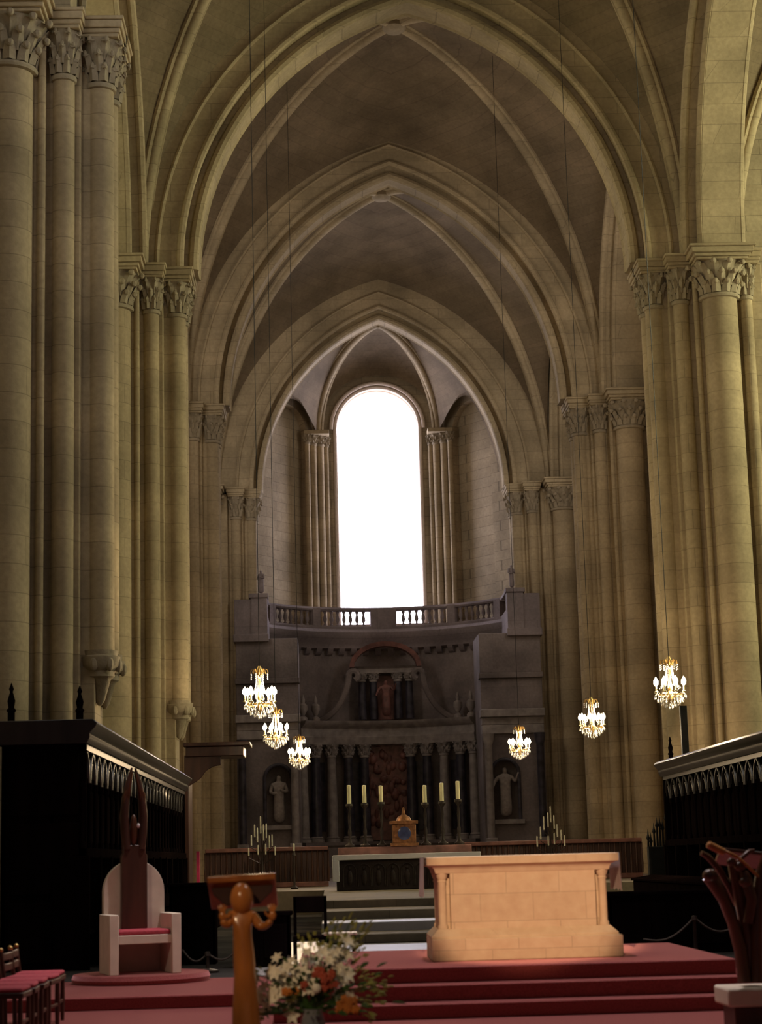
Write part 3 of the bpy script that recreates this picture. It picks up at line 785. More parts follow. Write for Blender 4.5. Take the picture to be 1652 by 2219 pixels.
o = MB().box(q.x-.04, q.x+.03, 43.9, 43.98, q.z-.5, q.z+.28).build('pink_stole', 'pink_cloth', None)
tag(o, 'thin bright pink strip of cloth at the far end of the left stalls', 'cloth')

# ------------------------------------------------------------------ raised platforms and carpet
o = MB().box(-3.2, 1.12, 19.0, 22.7, .012, .45).build('carpeted_platform', 'carpet', None, bevel=.015)
tag(o, 'red carpeted platform carrying the stone altar', 'platform'); 
plat = o
for k, (z, e) in enumerate(((.30, .35), (.15, .70))):
    g0 = e-.35; q = MB(); F = 19.0
    q.prism([(-3.2-e*.3, F-e), (1.12+e*.6, F-e), (1.12+e*.6, 22.7), (1.12+g0*.6, 22.7), (1.12+g0*.6, F-g0), (-3.2-g0*.3, F-g0), (-3.2-g0*.3, 22.7), (-3.2-e*.3, 22.7)],
            lambda x, y: Vector((x, y, .012)), lambda x, y: Vector((x, y, z)))
    o = q.build('carpeted_step', 'carpet', None, bevel=.01)
    tag(o, 'upper red carpeted step below the altar platform' if k == 0 else 'lowest red carpeted step in front of the altar', 'step', 'carpeted steps before the altar')
o = MB().box(-9.0, -3.55, 20.6, 23.5, .012, .15).build('carpeted_platform', 'carpet', None, bevel=.015)
tag(o, 'low red carpeted platform at left under the white throne', 'platform')
o = MB().box(-9.5, 9.5, 8, 23.5, 0, .012).build('red_carpet', 'carpet', None)
tag(o, 'red carpet covering the floor in front of the steps', 'carpet')
# steps to the high altar
for bxs in ((-4.0, -3.06, 23.6, 33.0), (-3.04, 1.4, 25.5, 31.66)):
    struct(MB().box(bxs[0], bxs[1], bxs[2], bxs[3], .15, .156).build('floor_marble_strip', 'pale_marble'))  # pale strips painted where the dark floor would mirror the window
for k, (y, z) in enumerate(((31.7, .30), (33.1, .45), (34.8, .60), (37.0, .75))):
    o = MB().box(-3.02, 1.4, y, (33.1, 34.8, 37.0, 50.0)[k], .15, z).build('stone_step', 'pale_marble' if k == 1 else 'step_stone', None, bevel=.02)  # second tread coloured paler in place of its window reflection
    tag(o, ['lowest', 'second', 'third', 'top'][k]+' pale stone step leading up to the old high altar', 'step', 'stone steps to the high altar')

# ------------------------------------------------------------------ front altar
A = thing('stone_altar', (-.82, 20.4, .45), 'large pale limestone block altar under warm light on red platform', 'altar')
MB().box(-1.82, .155, 19.9, 21.0, .45, .675).build('plinth', 'altar_stone', A, bevel=.012)
def ring(x0, x1, y0, y1, prof):
    b = MB(); vs = []
    for off, z in prof: vs += [Vector((x0-off, y0-off, z)), Vector((x1+off, y0-off, z)), Vector((x1+off, y1+off, z)), Vector((x0-off, y1+off, z))]
    n = len(prof); fs = [(i*4+k, i*4+(k+1) % 4, (i+1)*4+(k+1) % 4, (i+1)*4+k) for i in range(n-1) for k in range(4)]
    fs += [(3, 2, 1, 0), tuple((n-1)*4+k for k in range(4))]
    return b.add(vs, fs)
bx0, bx1, by0, by1 = -1.75, .045, 20.0, 20.9
ring(bx0, bx1, by0, by1, [(.07, .675), (.07, .70), (.05, .72), (.02, .75), (0, .77)]).build('base_moulding', 'altar_moulding', A)
MB().box(bx0+.14, bx1-.14, by0, by1, .76, 1.34).box(bx0+.02, bx1-.02, by0+.13, by1-.13, .76, 1.34).build('body', 'altar_stone', A, bevel=.006)
for x, y in ((bx0+.06, by0+.06), (bx1-.06, by0+.06), (bx0+.06, by1-.06), (bx1-.06, by1-.06)):
    MB().lathe(x, y, [(.055, .77), (.055, .80), (.042, .82), (.042, 1.24), (.05, 1.255), (.042, 1.27), (.06, 1.31), (.065, 1.34)], 16).build('colonnette', 'altar_moulding', A)
ring(bx0, bx1, by0, by1, [(0, 1.335), (.01, 1.345), (.015, 1.37), (.03, 1.395), (.055, 1.41), (.085, 1.42), (.09, 1.42), (.10, 1.425), (.10, 1.5)]).build('table_slab', 'altar_moulding', A)
c = MB()
n = 24
def drape(xa, s, L0):
    rows = []
    for i in range(n+1):
        y = 20.02+.84*i/n; row = []
        for z in (1.506, 1.48, 1.3, 1.505-L0):
            w = (1.505-z)*.10*math.sin(i*1.1); row.append(Vector((xa+s*(.012+abs(w)*.4+ .02*(1.5-z)), y+w*.1, z-(.012*math.sin(i*.9) if z < 1.3 else 0))))
        rows.append(row)
    c.surf(rows)
drape(.16, 1, .38); drape(-1.862, -1, .40)
c.box(-1.862, .16, 20.02, 20.86, 1.501, 1.508)
o = c.build('altar_cloth', 'white_cloth', None); tag(o, 'white cloth hanging over both ends of the stone altar', 'cloth')

# ------------------------------------------------------------------ old high altar
HX0, HX1 = at(725, 1880, 48).x, at(1040, 1880, 48).x
hc = (HX0+HX1)/2
H = thing('high_altar', (hc, 48.5, .75), 'old high altar with dark carved front behind the stone altar', 'altar')
MB().box(HX0+.05, HX1-.05, 48.05, 49.1, .75, 1.55).build('body', 'dark_bronze', H, bevel=.02)
b = MB()
for k in range(9):
    x = HX0+.38+(HX1-HX0-.76)*k/8; P, N = pointed(.16, .18, 6)
    b.tube([Vector((x-.16, 48.03, .85))]+[Vector((x+u, 48.03, 1.22+z)) for u, z in P]+[Vector((x+.16, 48.03, .85))], .02, 6)
    b.ell((x, 48.03, 1.06), .07, .03, .2, 8, 6); b.ell((x, 48.02, 1.30), .04, .03, .05, 8, 6)
b.build('carved_front', 'dark_bronze', H)
MB().box(HX0, HX1, 48.0, 49.15, 1.55, 1.6).build('table_slab', 'marble_grey', H, bevel=.01)
MB().box(HX0+.1, HX1-.1, 49.15, 49.6, .75, 1.82).build('gradine', 'marble_red', H, bevel=.02)
c = MB().box(HX0-.02, HX1+.02, 47.96, 49.1, 1.602, 1.63).box(HX0-.03, HX1+.03, 47.93, 47.96, 1.50, 1.63)
c.box(HX0-.04, HX0+.12, 47.92, 47.955, .98, 1.5).box(HX0-.05, HX0-.02, 47.95, 49.1, .98, 1.62)
o = c.build('altar_cloth', 'white_cloth', None, bevel=.01); tag(o, 'white cloth along the old high altar, hanging down its left corner', 'cloth')
CP = [(757, 1702, 1742, 'outermost yellow candle on the left half of the high altar'),
      (790, 1702, 1740, 'middle yellow candle on the left half of the high altar'),
      (826, 1703, 1738, 'innermost yellow candle on the left half of the high altar'),
      (921, 1702, 1739, 'innermost yellow candle on the right half of the high altar'),
      (958, 1697, 1736, 'middle yellow candle on the right half of the high altar'),
      (993, 1693, 1732, 'outermost yellow candle on the right half of the high altar')]
for px, ya, yb, lab in CP:
    p = at(px, yb, 49.35); q = at(px, ya, 49.35); x = p.x
    o = MB().lathe(x, 49.35, [(.055, p.z), (.052, q.z), (.02, q.z+.01)], 12).build('altar_candle', 'candle_wax', None)
    tag(o, lab, 'candle', 'yellow candles on the high altar')
    z0 = 1.82; h = p.z-z0
    o = MB().lathe(x, 49.35, [(.13, z0), (.13, z0+.05), (.06, z0+.1), (.03, z0+.2), (.05, z0+h*.35), (.025, z0+h*.45), (.04, z0+h*.7), (.02, z0+h*.85), (.1, z0+h*.95), (.09, z0+h)], 12).build('candlestick', 'dark_bronze', None)
    tag(o, 'dark turned candlestick holding the '+lab.replace(' on the ', ', ').replace(' of the ', ' of '), 'candlestick', 'candlesticks on the high altar')
# tabernacle
p = at(877, 1832, 49.2); q = at(877, 1775, 49.2); x = p.x
T = thing('tabernacle', (x, 49.3, 1.82), 'gilded tabernacle with round dark medallion on the high altar', 'tabernacle')
zt = q.z
MB().box(x-.3, x+.3, 49.12, 49.55, 1.82, zt-.12).build('body', 'gilt', T, bevel=.02)
MB().box(x-.36, x+.36, 49.08, 49.58, zt-.12, zt-.04).build('cornice', 'gilt', T, bevel=.01)
MB().box(x-.36, x+.36, 49.08, 49.58, 1.82, 1.9).build('foot', 'gilt', T, bevel=.01)
MB().lathe(0, 0, [(.17, -.02), (.17, .02), (.13, .03)], 24, M=Matrix.Translation((x, 49.1, (1.9+zt-.12)/2)) @ Matrix.Rotation(PI/2, 4, 'X')).build('medallion', 'enamel', T)
MB().lathe(x, 49.3, [(.2, zt-.04), (.16, zt+.05), (.05, zt+.12), (.02, zt+.3)], 14).build('finial', 'gilt', T)
# rail of the sanctuary
for sx, xa, xb, lab in ((-1, -6.6, -2.9, 'left'), (1, 1.1, 6.6, 'right')):
    t = thing('communion_rail', ((xa+xb)/2, 58, .75), 'reddish wooden rail with brown bars, %s of the high altar' % lab, 'rail')
    MB().box(xa, xb, 57.9, 58.15, 1.82, 1.94).build('top_bar', 'marble_red', t, bevel=.02)
    MB().box(xa, xb, 57.95, 58.1, .75, .9).build('bottom_bar', 'marble_red', t, bevel=.02)
    b = MB(); nb = int((xb-xa)/.16)
    for k in range(nb+1): b.lathe(xa+(xb-xa)*k/nb, 58.03, [(.03, .9), (.045, 1.2), (.025, 1.4), (.03, 1.82)], 8)
    b.box(xa, xb, 58.09, 58.12, .9, 1.82)
    tag(b.build('bars', 'brown_wood', t), kind='stuff')
# candelabra
def candelabrum(px, py0, Y, label, seed, spots):
    q = at(px, py0, Y)
    t = thing('candelabrum', (q.x, Y, .75), label, 'candelabrum', 'branched candelabra either side of the high altar')
    x = q.x
    MB().lathe(x, Y, [(.25, .75), (.25, .8), (.08, .9), (.03, 1.1), (.04, 1.4), (.03, 1.7)], 12).build('stand', 'dark_bronze', t)
    for dx, top, ln in spots:
        xx = x+dx*Y/FPX; zt = at(px, top, Y).z; zb = at(px, top+ln, Y).z
        MB().tube([(x, Y, 1.45), ((x+xx)/2, Y-.02, zb-.16), (xx, Y-.05, zb-.06), (xx, Y-.05, zb)], .013, 5).build('branch', 'dark_bronze', t)
        MB().lathe(xx, Y-.05, [(.022, zb), (.02, zt), (.005, zt+.02)], 8).build('candle', 'pale_candle', t)
candelabrum(568, 1855, 55.5, 'branched candelabrum with many pale candles at left of the choir', 1,
            [(-28, 1838, 16), (-22, 1810, 22), (-15, 1788, 26), (-9, 1795, 30), (-2, 1770, 36), (4, 1788, 34), (10, 1786, 30), (16, 1812, 26), (22, 1810, 24), (28, 1836, 18), (-8, 1832, 20), (8, 1830, 22)])
candelabrum(1195, 1832, 55.5, 'branched candelabrum with many pale candles at right of the choir', 2,
            [(-30, 1812, 22), (-22, 1792, 26), (-14, 1770, 28), (-5, 1762, 30), (1, 1748, 34), (8, 1768, 28), (14, 1788, 26), (22, 1800, 22), (29, 1812, 22), (-6, 1812, 20), (7, 1806, 24)])
q = at(637, 1840, 54); CS = thing('candle_stand', (q.x, 54, .75), 'slim dark stand with one short pale candle, right of the left candelabrum', 'candle stand')
MB().lathe(q.x, 54, [(.1, .75), (.12, .78), (.03, .85), (.02, q.z-.2), (.06, q.z-.18), (.03, q.z-.05)], 10).build('stand', 'dark_bronze', CS)
MB().lathe(q.x, 54, [(.025, q.z-.05), (.022, q.z+.14), (.004, q.z+.16)], 10).build('candle', 'pale_candle', CS)

# ------------------------------------------------------------------ white throne with tall carved post
def rotz(o, a): o.rotation_euler.z = a
TX, TY = -5.14, 22.6+.55
D = MB().lathe(TX+.02, TY+.02, [(.80, .15), (.82, .2), (.80, .25), (.1, .25)], 40).build('round_dais', 'carpet', None)
tag(D, 'low round red carpeted dais under the white throne', 'dais')
T = thing('stone_throne', (TX, TY, .25), 'white stone throne with rounded back and tall carved wooden splat', 'throne')
for s in (-1, 1):
    x = TX+s*.37
    MB().box(x-.055, x+.055, TY-.38, TY+.30, .25, .94).build('side_slab', 'white_stone', T, bevel=.008)
poly = [(-.37, .25), (.37, .25), (.37, 1.19)]+[(.37*math.cos(a), 1.2+.37*math.sin(a)) for a in [PI*i/20 for i in range(1, 20)]]+[(-.37, 1.19)]
MB().prism(poly, lambda x, z: Vector((TX+x, TY+.30, z)), lambda x, z: Vector((TX+x, TY+.42, z))).build('backrest', 'white_stone', T, bevel=.006)
MB().box(TX-.315, TX+.315, TY-.34, TY+.30, .60, .70).build('seat', 'white_stone', T, bevel=.006)
MB().box(TX-.31, TX+.31, TY-.33, TY+.28, .70, .76).build('cushion', 'red_fabric', T, bevel=.02)
b = MB()
def slab(y0, y1, rows):
    l = [(-w, z) for w, z in rows]; r = [(w, z) for w, z in reversed(rows)]
    return b.prism(l+r, lambda x, z: Vector((TX+x-.02, TY+y0, z)), lambda x, z: Vector((TX+x-.02, TY+y1, z)))
slab(.17, .29, [(.155, .76), (.155, 1.62), (.135, 1.66), (.14, 1.75)])
b.build('splat', 'brown_wood', T, bevel=.01)
for s in (-1, 1):
    q = [(s*.09, 1.70), (s*.105, 1.9), (s*.115, 2.1), (s*.10, 2.3), (s*.065, 2.5), (s*.02, 2.68)]
    MB().tube([Vector((TX-.02+x, TY+.22, z)) for x, z in q], [.075, .08, .08, .07, .05, .015], 12, .7).build('carved_hand', 'brown_wood', T)
    for j, (dx, zt) in enumerate(((.0, 2.62), (.03, 2.56), (.055, 2.48))):
        MB().tube([Vector((TX-.02+s*(.1+dx*.3), TY+.2-.01*j, 2.15)), Vector((TX-.02+s*(.075+dx*.8), TY+.17, 2.35)), Vector((TX-.02+s*(.02+dx*.6), TY+.19, zt))], [.022, .02, .008], 7).build('carved_finger', 'carved_wood', T)
MB().ell((TX-.02, TY+.22, 1.92), .05, .05, .2, 10, 8).build('carved_drop', 'carved_wood', T)
MB().ell((TX+.02, TY+.13, 1.98), .02, .015, .03, 8, 6).build('white_ornament', 'white_cloth', T)
rotz(T, math.radians(17))

# ------------------------------------------------------------------ carved figure lectern (left) 
LY = 14.0
p = at(524, 1940, LY); LX = p.x
V = []; E = []; R = []
def add(x, y, z, r, par=None):
    V.append((x, y, z)); R.append(r)
    if par is not None: E.append((par, len(V)-1))
    return len(V)-1
rt_ = add(.02, 0, .62, (.10, .085)); a = add(.02, 0, .40, (.11, .095), rt_); a2 = add(.03, 0, .18, (.125, .11), a); add(.03, 0, .03, (.14, .125), a2)
b1 = add(.01, 0, .82, (.10, .085), rt_); sh = add(.0, 0, 1.02, (.09, .07), b1); s2 = add(0, 0, 1.10, (.075, .06), sh); nk = add(0, 0, 1.17, (.034, .036), s2)
for s, pts in ((-1, [(-.075, 0, 1.125, .045), (-.105, -.03, 1.06, .036), (-.13, -.06, 1.075, .030), (-.135, -.07, 1.11, .024)]),
               (1, [(.08, .0, 1.12, .045), (.14, -.02, 1.04, .036), (.19, -.05, 1.06, .028), (.215, -.06, 1.10, .022)])):
    pr_ = s2
    for x, y, z, r in pts: pr_ = add(x, y, z, (r, r), pr_)
me = bpy.data.meshes.new('carved_figure'); me.from_pydata(V, E, []); me.materials.append(MAT['honey_wood'])
LE = thing('figure_lectern', (LX, LY, 0), 'honey wood lectern carved as a round-headed figure holding up the desk', 'lectern')
o = bpy.data.objects.new('carved_figure', me); COL.objects.link(o); o.parent = LE
m = o.modifiers.new('skin', 'SKIN'); m.use_smooth_shade = True
for i, sv in enumerate(me.skin_vertices[0].data): sv.radius = R[i]; sv.use_root = (i == 0)
q = o.modifiers.new('sub', 'SUBSURF'); q.levels = 2; q.render_levels = 2
MB().ell((LX, LY-.01, 1.245), .085, .095, .118, 24, 16).build('head', 'honey_wood', LE)
# hands spread under the desk: palm and five fingers each
for hx, hy, hz, s in ((-.136, -.075, 1.13, -1), (.222, -.065, 1.125, 1)):
    h = MB(); h.ell((LX+hx, LY+hy, hz), .026, .014, .034, 10, 8)
    for k in range(4):
        a = -.45+.3*k; ln = (.05, .06, .058, .045)[k]
        x0 = LX+hx+math.sin(a)*.02; z0 = hz+.022
        h.tube([(x0, LY+hy, z0), (x0+math.sin(a)*ln*.5, LY+hy-.006, z0+ln*.55), (x0+math.sin(a)*ln, LY+hy+.004, z0+ln)], [.0085, .008, .005], 7)
    h.tube([(LX+hx-s*.018, LY+hy, hz-.012), (LX+hx-s*.045, LY+hy-.005, hz+.01), (LX+hx-s*.055, LY+hy-.005, hz+.035)], [.010, .009, .006], 7)
    h.build('hand', 'honey_wood', LE)
# book desk: board with its bright edge up, dark underside towards the nave
d0 = at(450, 1908, LY+.1); d1 = at(597, 1898, LY+.1)
M = Matrix.Translation(((d0.x+d1.x)/2, LY+.12, 1.40)) @ Matrix.Rotation(-.03, 4, 'Y')
w = (d1.x-d0.x)/2
MB().prism([(-.05, .012), (.0, .02), (.34, -.20), (.32, -.23), (-.05, -.028)], lambda y, z: M @ Vector((-w, y, z)), lambda y, z: M @ Vector((w, y, z))).build('desk_board', 'honey_wood', LE, bevel=.006)
MB().prism([(-w*.97, -.03), (w*.97, -.03), (w*.86, -.12), (w*.5, -.20), (-w*.5, -.20), (-w*.86, -.12)], lambda x, z: M @ Vector((x, .02, z)), lambda x, z: M @ Vector((x, .07, z))).build('desk_underside', 'brown_wood', LE, bevel=.006)
MB().lathe(LX+.03, LY, [(.24, 0), (.24, .04), (.2, .05)], 24).build('foot', 'white_stone', LE)

# ------------------------------------------------------------------ branching lectern (right)
RY = 16.3
q = at(1634, 2122, RY); RX = q.x
BL = thing('branching_lectern', (RX, RY, 0), 'dark polished wood lectern of intertwined branches on a pale stone base', 'lectern')
x0 = at(1572, 2128, RY-.2).x
MB().box(x0, RX+.32, RY-.3, RY+.3, .22, .37).build('stone_base', 'white_stone', BL, bevel=.02)
MB().box(x0+.06, RX+.26, RY-.24, RY+.24, 0, .22).build('plinth', 'brown_wood', BL, bevel=.01)
def br(name, pix, rs, mat='carved_wood', dy=0, seg=10):
    return MB().tube([at(px, py, RY+dy+d) for px, py, d in pix], rs, seg).build(name, mat, BL)
br('branch', [(1615, 2128, 0), (1606, 2060, 0), (1590, 2000, 0), (1570, 1950, -.03), (1545, 1910, -.05), (1534, 1898, -.05)], [.06, .055, .05, .05, .06, .055])
br('branch', [(1628, 2128, .05), (1622, 2040, .05), (1612, 1980, .05), (1600, 1920, .05), (1590, 1870, .03)], [.07, .06, .055, .06, .05])
br('branch', [(1640, 2128, 0), (1640, 2040, 0), (1642, 1960, 0), (1650, 1890, 0), (1668, 1830, 0)], [.06, .05, .05, .045, .03])
br('branch', [(1600, 1960, .1), (1580, 1920, .08), (1556, 1880, .05), (1534, 1856, .02), (1520, 1848, .0)], [.035, .03, .028, .025, .02])
br('branch', [(1622, 2000, -.05), (1630, 1950, -.08), (1618, 1905, -.08), (1612, 1890, -.06)], [.04, .045, .05, .035])
br('branch', [(1650, 1990, .1), (1672, 1950, .08), (1690, 1900, .05)], [.04, .03, .02])
br('branch', [(1590, 1880, -.02), (1605, 1862, -.03), (1625, 1845, 0), (1636, 1842, 0)], [.02, .02, .02, .012])
for k, (px, py, r) in enumerate(((1540, 1897, .055), (1616, 1912, .045), (1604, 1878, .04), (1586, 1868, .035))):
    MB().ell(at(px, py, RY-.1), r*1.2, r, r, 12, 9).build('knob', 'carved_wood', BL)
def bar(px0, py0, px1, py1, w):
    a = at(px0, py0, RY-.12); b_ = at(px1, py1, RY-.12)
    return MB().tube([a, a.lerp(b_, .08), a.lerp(b_, .5), a.lerp(b_, .92), b_], [w*.6, w, w, w, w*.6], 12, .7)
bar(1533, 1829, 1572, 1848, .045).build('desk_rail', 'honey_wood', BL)
bar(1566, 1842, 1600, 1858, .02).build('desk_rail', 'honey_wood', BL)
bar(1600, 1858, 1645, 1900, .02).build('desk_rail', 'honey_wood', BL)
a = at(1585, 1850, RY+.1)
MB().prism([(-.1, .06), (.34, .0), (.34, -.03), (-.1, .03)], lambda x, z: Vector((a.x+x, RY+.05, a.z+z)), lambda x, z: Vector((a.x+x, RY+.35, a.z+z-.12))).build('book_rest', 'carved_wood', BL, bevel=.01)

# ------------------------------------------------------------------ flowers
FY = 14.3
q = at(678, 2192, FY); FX = q.x; fz = q.z
VS = thing('flower_arrangement', (FX, FY, 0), 'large bouquet of white lilies, red and orange flowers by the carved lectern', 'flowers')
MB().lathe(FX, FY, [(.07, fz-.22), (.085, fz-.2), (.09, fz-.08), (.07, fz), (.078, fz+.02), (.06, fz+.02), (.05, fz-.05)], 20).build('vase', 'vase_glass', VS)
MB().lathe(FX, FY, [(.17, 0), (.17, .03), (.04, .06), (.035, fz-.27), (.14, fz-.24), (.14, fz-.22)], 20).build('stand', 'iron', VS)
def dirv():
    a = rnd.uniform(0, 2*PI); return a
F0 = Vector((FX, FY, fz))
def lily(c, d, r, b):
    d = d.normalized(); u = d.cross(Vector((0, 0, 1))).normalized(); v = u.cross(d)
    for k in range(6):
        a = 2*PI*k/6; e = u*math.cos(a)+v*math.sin(a); s = e.cross(d).normalized()
        rows = []
        for i in range(5):
            t = i/4; w = r*.28*math.sin(PI*(.12+.86*t)); p = c+e*r*(t**1.4)+d*r*(.55*t-.35*max(0, t-.6)*2)
            rows.append([p-s*w, p+d*(-.08*r), p+s*w])
        b.surf(rows)
spots = []
def spread(n, pxr, pyr, jit):
    out = []
    for _ in range(n):
        px = rnd.uniform(*pxr); py = rnd.uniform(*pyr); out.append(at(px, py, FY+rnd.uniform(-jit, jit)))
    return out
def stem_to(p, b):
    m = F0.lerp(p, .5)+Vector((0, 0, .04)); b.tube([F0, m, p], .0035, 4)
stems = MB()
LIL = [(600, 2110), (622, 2098), (640, 2120), (575, 2140), (592, 2150), (660, 2085), (735, 2100), (745, 2125), (738, 2080), (690, 2095), (610, 2135), (585, 2165), (655, 2110), (668, 2140), (560, 2125), (700, 2068), (717, 2112), (630, 2085)]+[(rnd.uniform(575, 760), rnd.uniform(2062, 2165)) for _ in range(26)]+[(rnd.uniform(540, 640), rnd.uniform(2120, 2205)) for _ in range(9)]+[(rnd.uniform(700, 765), rnd.uniform(2040, 2110)) for _ in range(8)]
for px, py in LIL:
    p = at(px, py, FY+rnd.uniform(-.12, .05)); b = MB()
    d = (p-F0); d.y -= .35; lily(p, d, rnd.uniform(.045, .08), b); o = b.build('lily', 'petal_white', VS); stem_to(p, stems)
for px, py, m, n in ((706, 2118, 'petal_red', 9), (716, 2132, 'petal_red', 8), (648, 2134, 'petal_red', 5), (628, 2150, 'petal_orange', 5), (755, 2172, 'petal_orange', 10), (765, 2184, 'petal_orange', 9), (742, 2180, 'petal_orange', 8), (690, 2110, 'petal_red', 6)):
    b = MB(); c0 = at(px, py, FY-.12)
    for k in range(n):
        p = c0+Vector((rnd.uniform(-.045, .045), rnd.uniform(-.03, .03), rnd.uniform(-.03, .03)))
        b.ell(p, .014, .014, .016, 7, 5)
        for j in range(5):
            a = 2*PI*j/5; b.ell(p+Vector((.018*math.cos(a), -.005, .018*math.sin(a))), .012, .006, .012, 6, 5)
    b.build('blossom_cluster', m, VS); stem_to(c0, stems)
b = MB(); b.ell(at(686, 2142, FY-.17), .036, .03, .036, 12, 8); b.build('white_rose', 'petal_white', VS)
lv = MB(); ly = MB()
def leafat(p, d, L, w, b):
    d = d.normalized(); s = d.cross(Vector((rnd.uniform(-.4, .4), 1, rnd.uniform(-.3, .3)))).normalized(); rows = []
    for i in range(5):
        t = i/4; ww = w*math.sin(PI*(.06+.9*t)); q = p+d*L*t+Vector((0, 0, -.25*L*t*t)); rows.append([q-s*ww, q+Vector((0, -.006, 0)), q+s*ww])
    b.surf(rows)
for _ in range(170):
    px = 680+rnd.gauss(0, 52); py = 2150+rnd.gauss(0, 32)
    p = at(px, min(py, 2195), FY+rnd.uniform(-.14, .16)); leafat(p, (p-F0)+Vector((0, -.1, .05)), rnd.uniform(.06, .13), rnd.uniform(.008, .02), lv)
for px, py in ((790, 2008), (770, 2020), (745, 2035), (722, 2042), (706, 2050), (690, 2060), (812, 2140), (800, 2135), (785, 2138), (555, 2110), (545, 2170), (535, 2190), (565, 2200), (775, 2095), (727, 2005), (640, 2160), (832, 2135), (530, 2205), (795, 2170), (805, 2195), (820, 2160), (790, 2120), (780, 2060), (760, 1998), (712, 2020), (655, 2045), (672, 2030), (548, 2140), (528, 2215), (750, 2050), (738, 2030), (765, 2050), (600, 2185)):
    c0 = at(px, py, FY+rnd.uniform(-.1, .15)); stem_to(c0, stems)
    for k in range(9):
        p = c0+Vector((rnd.gauss(0, .028), rnd.gauss(0, .02), rnd.gauss(0, .028))); leafat(p, (p-F0), rnd.uniform(.025, .05), .008, ly)
        ly.ell(p, .007, .007, .009, 5, 4)
tag(lv.build('foliage', 'leaf', VS), kind='stuff'); tag(ly.build('sprigs', 'leaf_yellow', VS), kind='stuff'); stems.build('stems', 'leaf', VS)

# ------------------------------------------------------------------ chairs at lower left
def chair_proto():
    t = thing('upholstered_chair', (0, 0, 0), 'x', 'chair', 'dark wooden chairs with red seats at lower left')
    MB().box(-.24, .24, -.23, .23, .40, .45).build('seat_frame', 'brown_wood', t, bevel=.01)
    MB().box(-.23, .23, -.22, .22, .45, .49).build('seat', 'red_fabric', t, bevel=.02)
    for x in (-.21, .21):
        MB().lathe(x, -.2, [(.018, 0), (.024, .2), (.02, .4)], 8).build('leg', 'brown_wood', t)
        MB().tube([(x, .21, 0), (x, .22, .42), (x, .26, .72)], .02, 8).build('leg', 'brown_wood', t)
        MB().ell((x, .262, .735), .024, .024, .024, 10, 7).build('finial', 'brass', t)
    for z in (.57, .67): MB().box(-.2, .2, .225+.06*(z-.5), .25+.06*(z-.5), z-.035, z+.035).build('back_rail', 'brown_wood', t, bevel=.008)
    MB().box(-.19, .19, -.21, -.19, .18, .21).build('stretcher', 'brown_wood', t, bevel=.004)
    return t
ch = chair_proto()
CHL = ['nearest of the row of dark chairs with red seats, at the lower left corner', 'second nearest dark chair with red seat in the lower left row',
       'middle dark chair with red seat in the lower left row', 'fourth dark chair with red seat in the lower left row', 'farthest dark chair with red seat in the lower left row, nearest the throne']
for i, lab in enumerate(CHL):
    c = ch if i == 0 else copy_tree(ch)
    c.location = (-5.72+rnd.uniform(-.02, .02), 16.95+i*.58, .012); c.rotation_euler.z = math.radians(90+rnd.uniform(-4, 4)); c['label'] = lab

# ------------------------------------------------------------------ desks and barriers in the choir
def desk(name, x0, x1, y0, z0, z1, label, mat='black_wood', depth=.45):
    t = thing(name, ((x0+x1)/2, y0, z0), label, 'desk')
    MB().box(x0, x1, y0, y0+.05, z0, z1-.05).build('front_panel', mat, t, bevel=.01)
    for x in (x0, x1-.05): MB().box(x, x+.05, y0, y0+depth, z0, z1-.05).build('side_panel', mat, t, bevel=.01)
    MB().box(x0-.03, x1+.03, y0-.03, y0+depth+.02, z1-.05, z1).build('desk_top', mat, t, bevel=.01)
    b = MB(); n = max(2, int((x1-x0)/.5))
    for k in range(n):
        xa = x0+.06+(x1-x0-.12)*k/n; b.box(xa+.03, xa+(x1-x0-.12)/n-.03, y0-.02, y0, z0+.12, z1-.16)
    b.build('panel_relief', mat, t, bevel=.008)
    return t
desk('choir_desk', at(1318, 1925, 26).x, at(1640, 1925, 27).x, 26.0, .15, .98, 'long black wooden desk right of the stone altar')
desk('choir_desk', at(372, 1905, 27).x, at(470, 1905, 27).x, 26.6, .15, 1.25, 'black desk behind the white throne, right of the left stalls')
desk('choir_desk', at(505, 1965, 25.4).x, at(628, 1965, 25.4).x, 25.4, .15, .86, 'low black desk behind the carved figure lectern')
# small chairs by the flowers
def kneeler(x, y, z, label, w=.44, h=.82):
    t = thing('prayer_chair', (x, y, z), label, 'chair')
    for dx in (-w/2, w/2-.04):
        MB().box(x+dx, x+dx+.04, y+.3, y+.34, z, z+h).build('leg', 'black_wood', t, bevel=.006)
        MB().box(x+dx, x+dx+.04, y-.1, y-.06, z, z+.42).build('leg', 'black_wood', t, bevel=.006)
    MB().box(x-w/2, x+w/2, y-.1, y+.3, z+.40, z+.45).build('seat', 'black_wood', t, bevel=.01)
    MB().box(x-w/2, x+w/2, y+.3, y+.33, z+h-.2, z+h).build('backrest', 'black_wood', t, bevel=.01)
    return t
p = at(672, 2000, 23.9); kneeler(p.x, 23.9, .15, 'dark wooden chair standing behind the flowers', .42, .92)
p0 = at(702, 2022, 23.6); p1 = at(774, 2022, 23.6)
t = thing('small_table', ((p0.x+p1.x)/2, 23.6, .15), 'small dark table with a pale glossy top behind the flowers', 'table')
MB().box(p0.x, p1.x, 23.5, 23.95, p0.z-.03, p0.z).build('table_top', 'white_stone', t, bevel=.006)  # white colour stands in for light shining off the glossy top
for x in (p0.x+.02, p1.x-.06):
    for y in (23.52, 23.89): MB().box(x, x+.04, y, y+.04, .15, p0.z-.03).build('leg', 'black_wood', t, bevel=.004)
